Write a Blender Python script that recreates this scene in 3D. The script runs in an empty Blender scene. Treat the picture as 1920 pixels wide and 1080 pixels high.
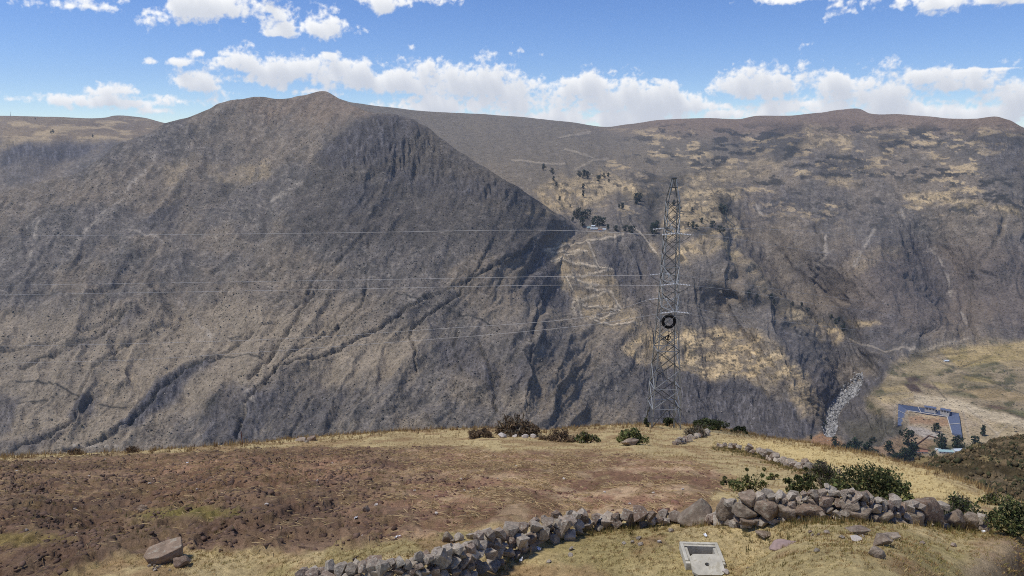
import bpy, bmesh, math, random
import numpy as np
from mathutils import Vector, Matrix, Quaternion

rnd = random.Random(11)
rng = np.random.default_rng(11)
scene = bpy.context.scene
COL = scene.collection

# ------------------------------------------------------------------ camera
F = 1371.0                       # focal length in photo pixels (1920 wide)
PITCH = math.radians(11.5)       # looking down into the canyon
cam_d = bpy.data.cameras.new('camera')
cam_d.sensor_width = 36.0
cam_d.lens = 36.0 * F / 1920.0
cam_d.clip_start = 0.5
cam_d.clip_end = 40000.0
cam = bpy.data.objects.new('camera', cam_d)
COL.objects.link(cam)
cam.location = (0, 0, 0)
cam.rotation_euler = (math.pi / 2 - PITCH, 0, 0)
scene.camera = cam

SUN_AZ, SUN_EL = math.radians(-98), math.radians(64)   # left of the view, beyond the field
SKY_STRENGTH = 0.108
# ------------------------------------------------------------------ world
world = bpy.data.worlds.new('World')
scene.world = world
world.use_nodes = True
wt = world.node_tree
wt.nodes.clear()


def pxdir(px, py):
    zc = (540.0 - py) / F
    v = Vector(((px - 960.0) / F, math.cos(PITCH) + zc * math.sin(PITCH),
                -math.sin(PITCH) + zc * math.cos(PITCH)))
    return v


def azel(px, py):
    v = pxdir(px, py).normalized()
    return math.atan2(v.x, v.y), math.asin(v.z)


def nnew(t, typ, **kw):
    n = t.nodes.new(typ)
    for k, v in kw.items():
        setattr(n, k, v)
    return n


def mth(t, op, a, b=None, clamp=False):
    n = t.nodes.new('ShaderNodeMath')
    n.operation = op
    n.use_clamp = clamp
    for i, s in enumerate((a, b)):
        if s is None:
            continue
        if isinstance(s, (int, float)):
            n.inputs[i].default_value = s
        else:
            t.links.new(s, n.inputs[i])
    return n.outputs[0]


def vmth(t, op, a, b=None, c=None):
    n = t.nodes.new('ShaderNodeVectorMath')
    n.operation = op
    for i, s in enumerate((a, b, c)):
        if s is None:
            continue
        if isinstance(s, (tuple, list)):
            n.inputs[i].default_value = s
        else:
            t.links.new(s, n.inputs[i])
    return n


def maprange(t, v, a, b, c, d, smooth=False):
    n = t.nodes.new('ShaderNodeMapRange')
    n.interpolation_type = 'SMOOTHSTEP' if smooth else 'LINEAR'
    t.links.new(v, n.inputs[0])
    for i, x in enumerate((a, b, c, d)):
        n.inputs[i + 1].default_value = x
    return n.outputs[0]


sky = nnew(wt, 'ShaderNodeTexSky')
sky.sky_type = 'NISHITA'
sky.sun_disc = False
sky.sun_elevation = SUN_EL
sky.sun_rotation = SUN_AZ
sky.altitude = 3300.0
sky.air_density = 1.0
sky.dust_density = 0.2
sky.ozone_density = 2.4
bgn = nnew(wt, 'ShaderNodeBackground')
bgn.inputs['Strength'].default_value = SKY_STRENGTH
hs = nnew(wt, 'ShaderNodeHueSaturation')
hs.inputs['Hue'].default_value = .512
hs.inputs['Saturation'].default_value = 1.22
wt.links.new(sky.outputs[0], hs.inputs['Color'])
wt.links.new(hs.outputs[0], bgn.inputs['Color'])
wo = nnew(wt, 'ShaderNodeOutputWorld')
wt.links.new(bgn.outputs[0], wo.inputs['Surface'])

# ------------------------------------------------------------------ sun, exposure
sun_d = bpy.data.lights.new('sun', 'SUN')
sun_d.energy = 2.5
sun_d.angle = math.radians(7.0)
sun_d.color = (1.0, 0.95, 0.87)
sun = bpy.data.objects.new('sun', sun_d)
COL.objects.link(sun)
to_sun = Vector((math.sin(SUN_AZ) * math.cos(SUN_EL), math.cos(SUN_AZ) * math.cos(SUN_EL), math.sin(SUN_EL)))
sun.rotation_euler = to_sun.to_track_quat('Z', 'Y').to_euler()
vs = scene.view_settings
vs.view_transform = 'Standard'
vs.look = 'None'
vs.exposure = 0.40
vs.gamma = 1.0
vs.use_curve_mapping = False
scene.cycles.use_denoising = False      # keep the fine grain of soil, straw and scrub
scene.cycles.filter_width = 1.0
scene.cycles.max_bounces = 5
scene.cycles.diffuse_bounces = 3
scene.cycles.transparent_max_bounces = 8


# ================================================================== helpers
def lin(r, g, b, k=1.0):
    def f(c):
        c /= 255.0
        return (c / 12.92 if c <= 0.04045 else ((c + 0.055) / 1.055) ** 2.4) * k
    return np.array((f(r), f(g), f(b)))


def hsh(ix, iy, seed):
    h = (ix.astype(np.int64) * 374761393 + iy.astype(np.int64) * 668265263 + seed * 2147483647) & 0xFFFFFFFF
    h = ((h ^ (h >> 13)) * 1274126177) & 0xFFFFFFFF
    h = h ^ (h >> 16)
    return (h & 0xFFFFFF) / float(0xFFFFFF)


def vnoise(x, y, seed=0):
    ix = np.floor(x)
    iy = np.floor(y)
    fx = x - ix
    fy = y - iy
    fx = fx * fx * fx * (fx * (fx * 6 - 15) + 10)
    fy = fy * fy * fy * (fy * (fy * 6 - 15) + 10)
    a = hsh(ix, iy, seed)
    b = hsh(ix + 1, iy, seed)
    c = hsh(ix, iy + 1, seed)
    d_ = hsh(ix + 1, iy + 1, seed)
    return (a * (1 - fx) + b * fx) * (1 - fy) + (c * (1 - fx) + d_ * fx) * fy


def fbm(x, y, octs=5, seed=0, gain=0.5, ridged=False):
    tot = np.zeros_like(x)
    amp, s = 1.0, 0.0
    ca, sa = math.cos(0.6), math.sin(0.6)
    for o in range(octs):
        n = vnoise(x, y, seed + o * 17)
        if ridged:
            n = 1 - np.abs(2 * n - 1)
        tot += amp * n
        s += amp
        amp *= gain
        x, y = (x * ca - y * sa) * 2.03 + 11.3, (x * sa + y * ca) * 2.03 + 5.7
    return tot / s


def smooth(a, b, x):
    t = np.clip((x - a) / (b - a), 0, 1)
    return t * t * (3 - 2 * t)


def curve(pts):
    """smooth monotone-ish curve y(x) through the given points"""
    p = np.array(pts, float)
    xs, ys = p[:, 0], p[:, 1]
    m = np.gradient(ys, xs)

    def f(x):
        x = np.asarray(x, float)
        i = np.clip(np.searchsorted(xs, x) - 1, 0, len(xs) - 2)
        h = xs[i + 1] - xs[i]
        t = np.clip((x - xs[i]) / h, 0, 1)
        mm = 0.6
        return ((2 * t ** 3 - 3 * t ** 2 + 1) * ys[i] + (t ** 3 - 2 * t ** 2 + t) * h * m[i] * mm
                + (-2 * t ** 3 + 3 * t ** 2) * ys[i + 1] + (t ** 3 - t ** 2) * h * m[i + 1] * mm)
    return f


class RBF:
    def __init__(self, pts, lam=1e-4):
        p = np.array(pts, float)
        self.c = p[:, :2] / 500.0
        v = np.log(p[:, 2])
        n = len(p)
        r = np.linalg.norm(self.c[:, None] - self.c[None], axis=2)
        K = np.where(r > 0, r * r * np.log(np.maximum(r, 1e-9)), 0) + lam * np.eye(n)
        P = np.hstack([np.ones((n, 1)), self.c])
        A = np.block([[K, P], [P.T, np.zeros((3, 3))]])
        self.w = np.linalg.solve(A, np.concatenate([v, np.zeros(3)]))

    def __call__(self, px, py):
        sh = px.shape
        q = np.stack([px.ravel(), py.ravel()], 1) / 500.0
        out = np.empty(len(q))
        n = len(self.c)
        for s in range(0, len(q), 60000):
            qq = q[s:s + 60000]
            r2 = ((qq[:, None] - self.c[None]) ** 2).sum(2)
            K = 0.5 * r2 * np.log(np.maximum(r2, 1e-18))
            out[s:s + 60000] = K @ self.w[:n] + self.w[n] + qq @ self.w[n + 1:]
        return np.exp(out).reshape(sh)


def rays(px, py):
    zc = (540.0 - py) / F
    return np.stack([(px - 960.0) / F, math.cos(PITCH) + zc * math.sin(PITCH),
                     -math.sin(PITCH) + zc * math.cos(PITCH)], -1)


def grid_normals(P):
    du = np.gradient(P, axis=1)
    dv = np.gradient(P, axis=0)
    n = np.cross(du, dv)
    n /= np.maximum(np.linalg.norm(n, axis=2, keepdims=True), 1e-9)
    n[n[..., 2] < 0] *= -1
    return n


class Sheet:
    """a stretch of terrain: rows run from the crest (0) down to the foot, columns across"""
    def __init__(self, pxs, top, bot, rows, depth, vpow=1.0):
        self.pxs = pxs
        self.top = top(pxs)
        self.bot = bot(pxs)
        v = np.linspace(0, 1, rows) ** vpow
        self.vpow = vpow
        self.PX = np.repeat(pxs[None], rows, 0)
        self.PY = self.top[None] + v[:, None] * (self.bot - self.top)[None]
        Y = depth(self.PX, self.PY)
        d_ = rays(self.PX, self.PY)
        self.P = d_ * (Y / d_[..., 1])[..., None]
        self.rows = rows

    def displace(self, disp):
        self.P = self.P + grid_normals(self.P) * disp[..., None]

    def at(self, px, py):
        u = np.interp(px, self.pxs, np.arange(len(self.pxs)))
        t = np.interp(px, self.pxs, self.top)
        b = np.interp(px, self.pxs, self.bot)
        v = np.clip((py - t) / (b - t), 0, 1) ** (1 / self.vpow) * (self.rows - 1)
        i = int(min(math.floor(u), len(self.pxs) - 2))
        j = int(min(math.floor(v), self.rows - 2))
        fu, fv = u - i, v - j
        P = self.P
        p = (P[j, i] * (1 - fu) + P[j, i + 1] * fu) * (1 - fv) + (P[j + 1, i] * (1 - fu) + P[j + 1, i + 1] * fu) * fv
        return Vector(p)

    def build(self, name, colour, mat, back, extra=None):
        """back: list of (extra distance, drop) rows behind the crest"""
        P = self.P
        rows = [P]
        c = [colour]
        if back:
            top = P[0]
            sk = []
            ratio = top[:, 0] / top[:, 1]
            for s, dz in back[::-1]:
                q = top.copy()
                q[:, 1] += s
                q[:, 0] = q[:, 1] * ratio
                q[:, 2] -= dz
                sk.append(q)
            sk = np.array(sk)
            rows = [sk, P]
            c = [np.repeat(colour[0][None], len(back), 0), colour]
        A = np.concatenate(rows, 0)
        Cc = np.concatenate(c, 0)
        nv, nu = A.shape[:2]
        idx = np.arange(nv * nu).reshape(nv, nu)
        quads = np.stack([idx[:-1, :-1], idx[1:, :-1], idx[1:, 1:], idx[:-1, 1:]], -1).reshape(-1, 4)
        o = mesh_np(name, A.reshape(-1, 3), quads, mat, Cc.reshape(-1, 3), True)
        return o


def mesh_np(name, V, faces, mat, colour=None, smooth_=False, parent=None, kind=None):
    """V (n,3), faces (m,k) arrays -> one mesh object"""
    me = bpy.data.meshes.new(name)
    V = np.ascontiguousarray(V, np.float32)
    faces = np.ascontiguousarray(faces, np.int32)
    k = faces.shape[1]
    me.vertices.add(len(V))
    me.vertices.foreach_set('co', V.ravel())
    me.loops.add(faces.size)
    me.loops.foreach_set('vertex_index', faces.ravel())
    me.polygons.add(len(faces))
    me.polygons.foreach_set('loop_start', np.arange(0, faces.size, k, dtype=np.int32))
    me.polygons.foreach_set('loop_total', np.full(len(faces), k, np.int32))
    me.update(calc_edges=True)
    if smooth_:
        me.polygons.foreach_set('use_smooth', np.ones(len(faces), bool))
    if colour is not None:
        at = me.color_attributes.new('col', 'FLOAT_COLOR', 'POINT')
        c4 = np.ones((len(V), 4), np.float32)
        c4[:, :3] = colour
        at.data.foreach_set('color', c4.ravel())
    me.materials.append(mat)
    o = bpy.data.objects.new(name, me)
    COL.objects.link(o)
    if parent is not None:
        o.parent = parent
    if kind:
        o['kind'] = kind
    return o


def tag(o, label, cat=None, group=None):
    o['label'] = label
    if cat:
        o['category'] = cat
    if group:
        o['group'] = group
    return o


def empty(name, loc, label, cat, group=None, rotz=0.0):
    o = bpy.data.objects.new(name, None)
    o.empty_display_size = 0.2
    COL.objects.link(o)
    o.location = loc
    o.rotation_euler = (0, 0, rotz)
    return tag(o, label, cat, group)


# ------------------------------------------------------------------ materials
def new_mat(name):
    m = bpy.data.materials.new(name)
    m.use_nodes = True
    t = m.node_tree
    b = t.nodes['Principled BSDF']
    b.inputs['Roughness'].default_value = 0.95
    b.inputs['Specular IOR Level'].default_value = 0.15
    return m, t, b


def mulcol(t, a, fac):
    n = t.nodes.new('ShaderNodeVectorMath')
    n.operation = 'SCALE'
    t.links.new(a, n.inputs[0])
    t.links.new(fac, n.inputs['Scale'])
    return n.outputs[0]


def noise_fac(t, scale, lo, hi, detail=4.0, rough=0.6, coord='Object', stretch=None):
    tcn = t.nodes.new('ShaderNodeTexCoord')
    nz = t.nodes.new('ShaderNodeTexNoise')
    src = tcn.outputs[coord]
    if stretch:
        src = vmth(t, 'MULTIPLY', src, stretch).outputs[0]
    t.links.new(src, nz.inputs['Vector'])
    nz.inputs['Scale'].default_value = scale
    nz.inputs['Detail'].default_value = detail
    nz.inputs['Roughness'].default_value = rough
    return maprange(t, nz.outputs[0], 0.28, 0.72, lo, hi), nz.outputs[0]


def terrain_mat(name, layers, bump=None, dots=None):
    """albedo from the surveyed 'col' attribute, broken up by layers of (scale, lo, hi)"""
    m, t, b = new_mat(name)
    at = t.nodes.new('ShaderNodeAttribute')
    at.attribute_name = 'col'
    c = at.outputs['Color']
    for (s, lo, hi) in layers:
        f, _ = noise_fac(t, s, lo, hi)
        c = mulcol(t, c, f)
    if dots:
        # single shrubs and boulders, too far off to build one by one
        tcn = t.nodes.new('ShaderNodeTexCoord')
        for sc_, k_, seed_ in dots:
            vo = t.nodes.new('ShaderNodeTexVoronoi')
            vo.inputs['Scale'].default_value = sc_
            off = vmth(t, 'ADD', tcn.outputs['Object'], (seed_, seed_ * 2, 0))
            t.links.new(off.outputs[0], vo.inputs['Vector'])
            dm_ = maprange(t, vo.outputs['Distance'], .22, .36, k_, 1.0, True)
            sp_ = t.nodes.new('ShaderNodeSeparateColor')
            t.links.new(vo.outputs['Color'], sp_.inputs[0])
            on_ = mth(t, 'GREATER_THAN', sp_.outputs[0], .5)
            c = mulcol(t, c, mth(t, 'ADD', mth(t, 'MULTIPLY', on_, dm_), mth(t, 'SUBTRACT', 1.0, on_)))
    t.links.new(c, b.inputs['Base Color'])
    if bump:
        s, strength, dist = bump
        _, h = noise_fac(t, s, 0, 1, 6.0, 0.65)
        bn = t.nodes.new('ShaderNodeBump')
        bn.inputs['Strength'].default_value = strength
        bn.inputs['Distance'].default_value = dist
        t.links.new(h, bn.inputs['Height'])
        t.links.new(bn.outputs[0], b.inputs['Normal'])
    b.inputs['Specular IOR Level'].default_value = 0.05
    return m


def simple_mat(name, col, scale=8.0, lo=0.75, hi=1.25, rough=0.9, spec=0.2, metal=0.0, bump=0.0, objrand=0.0, huerand=None, lichen=None):
    m, t, b = new_mat(name)
    rgb = t.nodes.new('ShaderNodeRGB')
    rgb.outputs[0].default_value = (*col, 1)
    c = rgb.outputs[0]
    if huerand is not None:
        oi = t.nodes.new('ShaderNodeObjectInfo')
        mx = t.nodes.new('ShaderNodeMix')
        mx.data_type = 'RGBA'
        mx.inputs[7].default_value = (*huerand, 1)
        t.links.new(c, mx.inputs[6])
        fr = mth(t, 'FRACT', mth(t, 'MULTIPLY', oi.outputs['Random'], 7.31))
        t.links.new(mth(t, 'POWER', fr, 1.6), mx.inputs[0])
        c = mx.outputs[2]
    f, h = noise_fac(t, scale, lo, hi, 6.0, 0.65)
    c = mulcol(t, c, f)
    if lichen is not None:
        _, lh = noise_fac(t, scale * 1.7, 0, 1, 5.0, .7)
        mx = t.nodes.new('ShaderNodeMix')
        mx.data_type = 'RGBA'
        t.links.new(maprange(t, lh, .54, .62, 0, .75, True), mx.inputs[0])
        t.links.new(c, mx.inputs[6])
        mx.inputs[7].default_value = (*lichen, 1)
        c = mx.outputs[2]
    if objrand:
        oi = t.nodes.new('ShaderNodeObjectInfo')
        c = mulcol(t, c, maprange(t, oi.outputs['Random'], 0, 1, 1 - objrand, 1 + objrand))
    t.links.new(c, b.inputs['Base Color'])
    b.inputs['Roughness'].default_value = rough
    b.inputs['Specular IOR Level'].default_value = spec
    b.inputs['Metallic'].default_value = metal
    if bump:
        bn = t.nodes.new('ShaderNodeBump')
        bn.inputs['Strength'].default_value = 0.6
        bn.inputs['Distance'].default_value = bump
        t.links.new(h, bn.inputs['Height'])
        t.links.new(bn.outputs[0], b.inputs['Normal'])
    return m


def attr_mat(name, scale=3.0, lo=0.8, hi=1.2, rough=0.9, transl=0.0):
    m, t, b = new_mat(name)
    at = t.nodes.new('ShaderNodeAttribute')
    at.attribute_name = 'col'
    f, _ = noise_fac(t, scale, lo, hi)
    c = mulcol(t, at.outputs['Color'], f)
    t.links.new(c, b.inputs['Base Color'])
    b.inputs['Roughness'].default_value = rough
    if transl:
        tr = t.nodes.new('ShaderNodeBsdfTranslucent')
        t.links.new(c, tr.inputs['Color'])
        mx = t.nodes.new('ShaderNodeMixShader')
        mx.inputs[0].default_value = transl
        t.links.new(b.outputs[0], mx.inputs[1])
        t.links.new(tr.outputs[0], mx.inputs[2])
        t.links.new(mx.outputs[0], t.nodes['Material Output'].inputs['Surface'])
    return m


# ------------------------------------------------------------------ survey drawing: areas and lines
def inpoly(px, py, poly):
    ins = np.zeros(px.shape, bool)
    n = len(poly)
    for i in range(n):
        x0, y0 = poly[i]
        x1, y1 = poly[(i + 1) % n]
        if y0 == y1:
            continue
        c = ((y0 > py) != (y1 > py)) & (px < (x1 - x0) * (py - y0) / (y1 - y0) + x0)
        ins ^= c
    return ins


def linedist(px, py, pts, far=60.0):
    d_ = np.full(px.shape, far)
    for (x0, y0), (x1, y1) in zip(pts[:-1], pts[1:]):
        m = ((px > min(x0, x1) - far) & (px < max(x0, x1) + far)
             & (py > min(y0, y1) - far) & (py < max(y0, y1) + far))
        if not m.any():
            continue
        qx, qy = px[m], py[m]
        L2 = (x1 - x0) ** 2 + (y1 - y0) ** 2 + 1e-9
        t = np.clip(((qx - x0) * (x1 - x0) + (qy - y0) * (y1 - y0)) / L2, 0, 1)
        d_[m] = np.minimum(d_[m], np.hypot(qx - x0 - t * (x1 - x0), qy - y0 - t * (y1 - y0)))
    return d_


def area(px, py, poly, soft=6.0):
    """1 inside the polygon, fading to 0 over soft px outside it"""
    xs = [p[0] for p in poly]
    ys = [p[1] for p in poly]
    out = np.zeros(px.shape)
    m = (px > min(xs) - soft) & (px < max(xs) + soft) & (py > min(ys) - soft) & (py < max(ys) + soft)
    if not m.any():
        return out
    qx, qy = px[m], py[m]
    ins = inpoly(qx, qy, poly)
    d_ = linedist(qx, qy, list(poly) + [poly[0]], soft + 1)
    out[m] = np.where(ins, 0.5 + 0.5 * np.clip(d_ / soft, 0, 1), 0.5 - 0.5 * np.clip(d_ / soft, 0, 1))
    return smooth(0, 1, out)


def mixc(C, col, m):
    return C * (1 - m[..., None]) + np.asarray(col) * m[..., None]

# ================================================================== the far country
C_SCRUB = lin(118, 111, 103, .82)
C_SCRUB2 = lin(136, 124, 108, .82)
C_DARK = lin(68, 69, 66, .8)
C_ROCK = lin(124, 120, 120, .85)
C_PINK = lin(164, 149, 126, .84)
C_TAN = lin(208, 184, 142, .84)
C_PALE = lin(196, 184, 166, .8)
C_RED = lin(150, 116, 98, .75)
C_UP = lin(138, 127, 108, .80)
C_GREEN = lin(62, 84, 50, .8)

GULLIES = [  # (points, half width px, depth m, darkness)
    ([(993, 467), (945, 492), (900, 520), (847, 547), (780, 583), (720, 623), (630, 663), (523, 700), (490, 730), (470, 760)], 5, 13, .75),
    ([(940, 427), (915, 470), (897, 510), (857, 560), (817, 590), (780, 617), (768, 637), (777, 667), (780, 707)], 4, 10, .75),
    ([(693, 463), (690, 520), (687, 560), (677, 587), (630, 623), (557, 663), (527, 693), (505, 715)], 4, 9, .7),
    ([(720, 400), (690, 440), (653, 483), (607, 527), (570, 573), (547, 627), (500, 687), (470, 720)], 6, 14, .8),
    ([(660, 400), (640, 440), (627, 473), (593, 523), (540, 593), (480, 630), (420, 670), (390, 690)], 4, 9, .7),
    ([(843, 450), (837, 493), (835, 520)], 3, 6, .6), ([(780, 467), (793, 497), (800, 545), (812, 560)], 3, 6, .6),
    ([(897, 443), (870, 513), (850, 545)], 3, 5, .55), ([(880, 440), (865, 480), (850, 510)], 2.5, 4, .5),
    ([(1000, 470), (960, 505), (930, 540), (905, 580)], 2.5, 4, .5), ([(960, 440), (925, 500), (880, 540)], 2.5, 4, .5),
    ([(780, 440), (740, 480), (720, 520), (700, 540)], 3, 5, .5),
    ([(250, 585), (187, 633), (110, 660), (40, 690)], 8, 12, .6),
    ([(330, 545), (260, 575), (200, 605), (120, 640), (0, 663)], 5, 8, .5),
    ([(560, 480), (500, 520), (420, 560), (330, 605), (230, 650), (180, 690), (140, 745)], 4, 8, .4),
    ([(400, 672), (350, 700), (300, 730), (265, 770), (200, 815), (120, 840)], 9, 18, .75),
    ([(170, 738), (150, 770), (100, 800), (20, 840)], 8, 12, .65),
    ([(470, 760), (455, 800), (440, 850)], 9, 14, .6),
    ([(590, 740), (560, 790), (540, 830)], 4, 7, .45), ([(640, 720), (600, 760), (560, 800)], 3, 5, .4),
    ([(560, 330), (540, 380), (500, 430), (460, 470), (400, 520)], 7, 12, .45),
    ([(330, 380), (300, 420), (270, 460)], 7, 12, .45), ([(470, 200), (480, 240), (450, 290)], 5, 8, .35),
    ([(90, 480), (60, 530), (20, 560)], 7, 10, .4), ([(390, 430), (330, 480), (270, 520), (180, 560)], 4, 7, .35),
    ([(640, 600), (600, 640), (560, 680)], 2.5, 4, .45), ([(590, 560), (560, 610), (520, 650)], 2.5, 4, .4), ([(720, 560), (690, 600), (640, 640), (580, 670)], 2.5, 4, .45), ([(530, 560), (500, 600), (455, 640)], 2.5, 4, .4),
    ([(860, 560), (800, 600), (740, 640)], 2.5, 4, .45), ([(700, 700), (680, 740), (650, 790)], 2.5, 4, .35), ([(760, 720), (745, 760), (730, 800)], 2.5, 4, .35), ([(340, 620), (280, 650), (220, 690)], 2.5, 4, .35), ([(440, 700), (420, 740), (380, 790)], 2.5, 5, .4), ([(1050, 660), (1040, 720), (1045, 790)], 3, 5, .35),
    ([(1000, 690), (985, 740), (990, 800)], 3, 5, .3), ([(120, 700), (90, 740), (60, 770)], 2.5, 4, .35), ([(230, 720), (200, 760), (150, 800)], 2.5, 4, .35), ([(1020, 540), (1000, 600), (990, 680)], 5, 8, .3),
    ([(900, 640), (920, 700), (930, 770)], 6, 12, .5), ([(860, 620), (850, 660), (870, 700)], 4, 8, .45),
]
FGULLIES = [
    ([(1240, 430), (1220, 400), (1235, 370), (1280, 345)], 9, 18, .55),
    ([(1345, 370), (1370, 400), (1390, 430), (1410, 470), (1440, 520), (1475, 560), (1530, 610), (1580, 655), (1612, 705)], 9, 9, .3),
    ([(1530, 420), (1540, 450), (1530, 500), (1525, 540), (1535, 580), (1560, 620)], 6, 18, .5),
    ([(1700, 520), (1740, 560), (1770, 600), (1800, 640)], 7, 16, .5), ([(1690, 440), (1700, 480), (1720, 530)], 6, 12, .4),
    ([(1880, 420), (1860, 470), (1830, 520), (1815, 600), (1830, 645)], 7, 16, .45),
    ([(1440, 560), (1470, 600), (1510, 640), (1550, 690), (1590, 740)], 4, 10, .5),
    ([(1500, 740), (1530, 770), (1555, 800)], 4, 8, .5), ([(1330, 740), (1345, 770), (1360, 800)], 3, 5, .3),
    ([(1420, 740), (1450, 790)], 3, 6, .35), ([(1470, 720), (1500, 780)], 3, 6, .4),
    ([(1180, 480), (1190, 530), (1200, 580), (1190, 620)], 5, 10, .35), ([(1290, 500), (1310, 550), (1330, 600)], 4, 8, .3),
    ([(1640, 560), (1600, 520), (1590, 470)], 5, 10, .35),
]
ROADS = [
    [(1165, 445), (1150, 452), (1110, 461), (1060, 464), (1018, 471), (1040, 476), (1085, 479)],
    [(1100, 481), (1060, 486), (1030, 493), (1070, 499), (1110, 503), (1146, 508), (1100, 519), (1061, 529), (1090, 532), (1122, 535), (1100, 542), (1144, 548), (1110, 557), (1074, 567), (1110, 572), (1163, 577), (1130, 591), (1106, 600), (1150, 605), (1200, 613)],
    [(1103, 466), (1112, 485), (1122, 504)], [(1146, 550), (1156, 570), (1164, 578)], [(1062, 530), (1075, 552)],
    [(1074, 567), (1076, 590)], [(1082, 567), (1090, 596)],
    [(1180, 432), (1200, 450), (1230, 472)], [(1080, 318), (1110, 305), (1140, 300)], [(1050, 258), (1080, 252), (1105, 250)],
    [(1060, 280), (1090, 292), (1110, 300)], [(1716, 744), (1692, 752), (1678, 762), (1676, 800)], [(1812, 762), (1838, 785), (1868, 812), (1880, 830)], [(1888, 800), (1868, 815), (1850, 834)], [(1600, 640), (1660, 664), (1720, 668), (1760, 656), (1830, 643)],
    [(1806, 772), (1812, 800), (1816, 818)], [(1560, 838), (1600, 848), (1640, 862)], [(960, 300), (1000, 305), (1060, 310)],
]
SCREE = [
    [(290, 290), (270, 320), (242, 345), (236, 370), (215, 400), (195, 420), (165, 450), (140, 480), (100, 520)],
    [(60, 440), (70, 455), (68, 480), (60, 500)], [(78, 425), (72, 452)], [(235, 425), (250, 445), (280, 452), (310, 462)],
    [(490, 388), (530, 368), (570, 350)], [(770, 580), (830, 572)], [(1600, 500), (1620, 460), (1640, 430)],
    [(1420, 390), (1430, 410)], [(1525, 520), (1545, 480), (1550, 440)], [(1800, 590), (1806, 605), (1812, 615)],
    [(135, 828), (200, 833), (240, 830)], [(1740, 460), (1770, 500), (1780, 560)], [(1690, 395), (1695, 408)],
    [(480, 770), (470, 740), (455, 800)], [(400, 640), (330, 560)],
]
WALLS = [  # dark field walls and tracks drawn on the slopes
    [(30, 715), (90, 716), (150, 738)], [(30, 750), (100, 742)], [(410, 672), (450, 674), (495, 680)], [(180, 752), (230, 756)],
    [(433, 640), (455, 637), (445, 645), (433, 640)], [(745, 565), (800, 580), (850, 586), (920, 610)],
    [(1750, 676), (1790, 690), (1775, 700), (1825, 680), (1860, 668)], [(1745, 715), (1760, 735), (1775, 750)],
    [(1775, 738), (1820, 732), (1860, 726), (1925, 715)], [(1800, 700), (1850, 715), (1925, 740)],
    [(1700, 676), (1760, 668), (1830, 660)],
]
TAN = [
    ([(1003, 355), (1055, 335), (1100, 340), (1125, 322), (1190, 345), (1218, 375), (1190, 380), (1160, 360), (1130, 375), (1085, 395), (1030, 388)], .62),
    ([(1160, 345), (1185, 350), (1200, 372), (1188, 376), (1168, 368)], .8),
    ([(1240, 395), (1275, 370), (1330, 352), (1385, 362), (1372, 378), (1345, 385), (1365, 410), (1400, 440), (1380, 446), (1330, 425), (1300, 440), (1250, 450)], .75),
    ([(1280, 455), (1330, 440), (1380, 460), (1405, 490), (1380, 495), (1340, 480), (1310, 478), (1270, 490), (1255, 478)], .85),
    ([(1165, 660), (1200, 632), (1260, 612), (1340, 612), (1420, 622), (1480, 660), (1516, 706), (1470, 706), (1440, 742), (1400, 712), (1330, 708), (1260, 690), (1180, 680)], .85),
    ([(1450, 572), (1520, 592), (1590, 625), (1570, 648), (1520, 640), (1480, 612)], .75),
    ([(1595, 602), (1655, 612), (1640, 622), (1600, 616)], .8),
    ([(1480, 690), (1520, 715), (1543, 765), (1510, 775), (1475, 740)], .55),
    ([(1688, 364), (1740, 366), (1800, 376), (1860, 390), (1912, 404), (1908, 416), (1870, 404), (1810, 392), (1740, 380), (1690, 372)], .85),
    ([(1560, 336), (1620, 340), (1615, 352), (1550, 350)], .6),
    ([(1500, 236), (1560, 240), (1600, 262), (1590, 290), (1530, 285), (1505, 262)], .45),
    ([(1020, 392), (1045, 398), (1010, 404), (985, 402)], .5),
    ([(1200, 452), (1222, 462), (1235, 478), (1215, 470)], .5), ([(1060, 440), (1160, 444), (1120, 460), (1030, 470)], .4),
    ([(1023, 472), (1105, 470), (1120, 500), (1150, 520), (1165, 575), (1205, 615), (1220, 640), (1150, 620), (1095, 600), (1060, 540)], .38),
    ([(1280, 330), (1340, 315), (1420, 300), (1480, 310), (1400, 345), (1300, 352)], .35),
    ([(1380, 480), (1420, 500), (1470, 560), (1450, 560), (1400, 520)], .4),
    ([(1600, 470), (1680, 460), (1700, 480), (1640, 500), (1600, 520), (1580, 500)], .18),
    ([(0, 240), (80, 232), (140, 240), (60, 262), (0, 280)], .5), ([(130, 250), (215, 252), (280, 240), (300, 236), (230, 262), (150, 266)], .35),
    ([(310, 310), (360, 300), (345, 330), (310, 345)], .25), ([(380, 310), (500, 300), (520, 330), (480, 350), (400, 340)], .22),
    ([(455, 320), (510, 300), (505, 340), (470, 345)], .22),
]
PINK = [
    ([(0, 600), (130, 590), (270, 612), (400, 560), (560, 600), (640, 640), (790, 632), (770, 705), (640, 722), (500, 738), (380, 765), (250, 805), (100, 860), (-300, 860), (-300, 610)], .75),
    ([(600, 640), (790, 620), (770, 700), (650, 716)], .5), ([(560, 580), (690, 560), (760, 560), (640, 640), (520, 670)], .4),
    ([(880, 590), (1000, 560), (1060, 600), (980, 640), (900, 620)], .3), ([(1000, 580), (1180, 600), (1210, 650), (1090, 650)], .4),
    ([(940, 730), (990, 740), (1000, 800), (930, 800)], .35),
]
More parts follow.
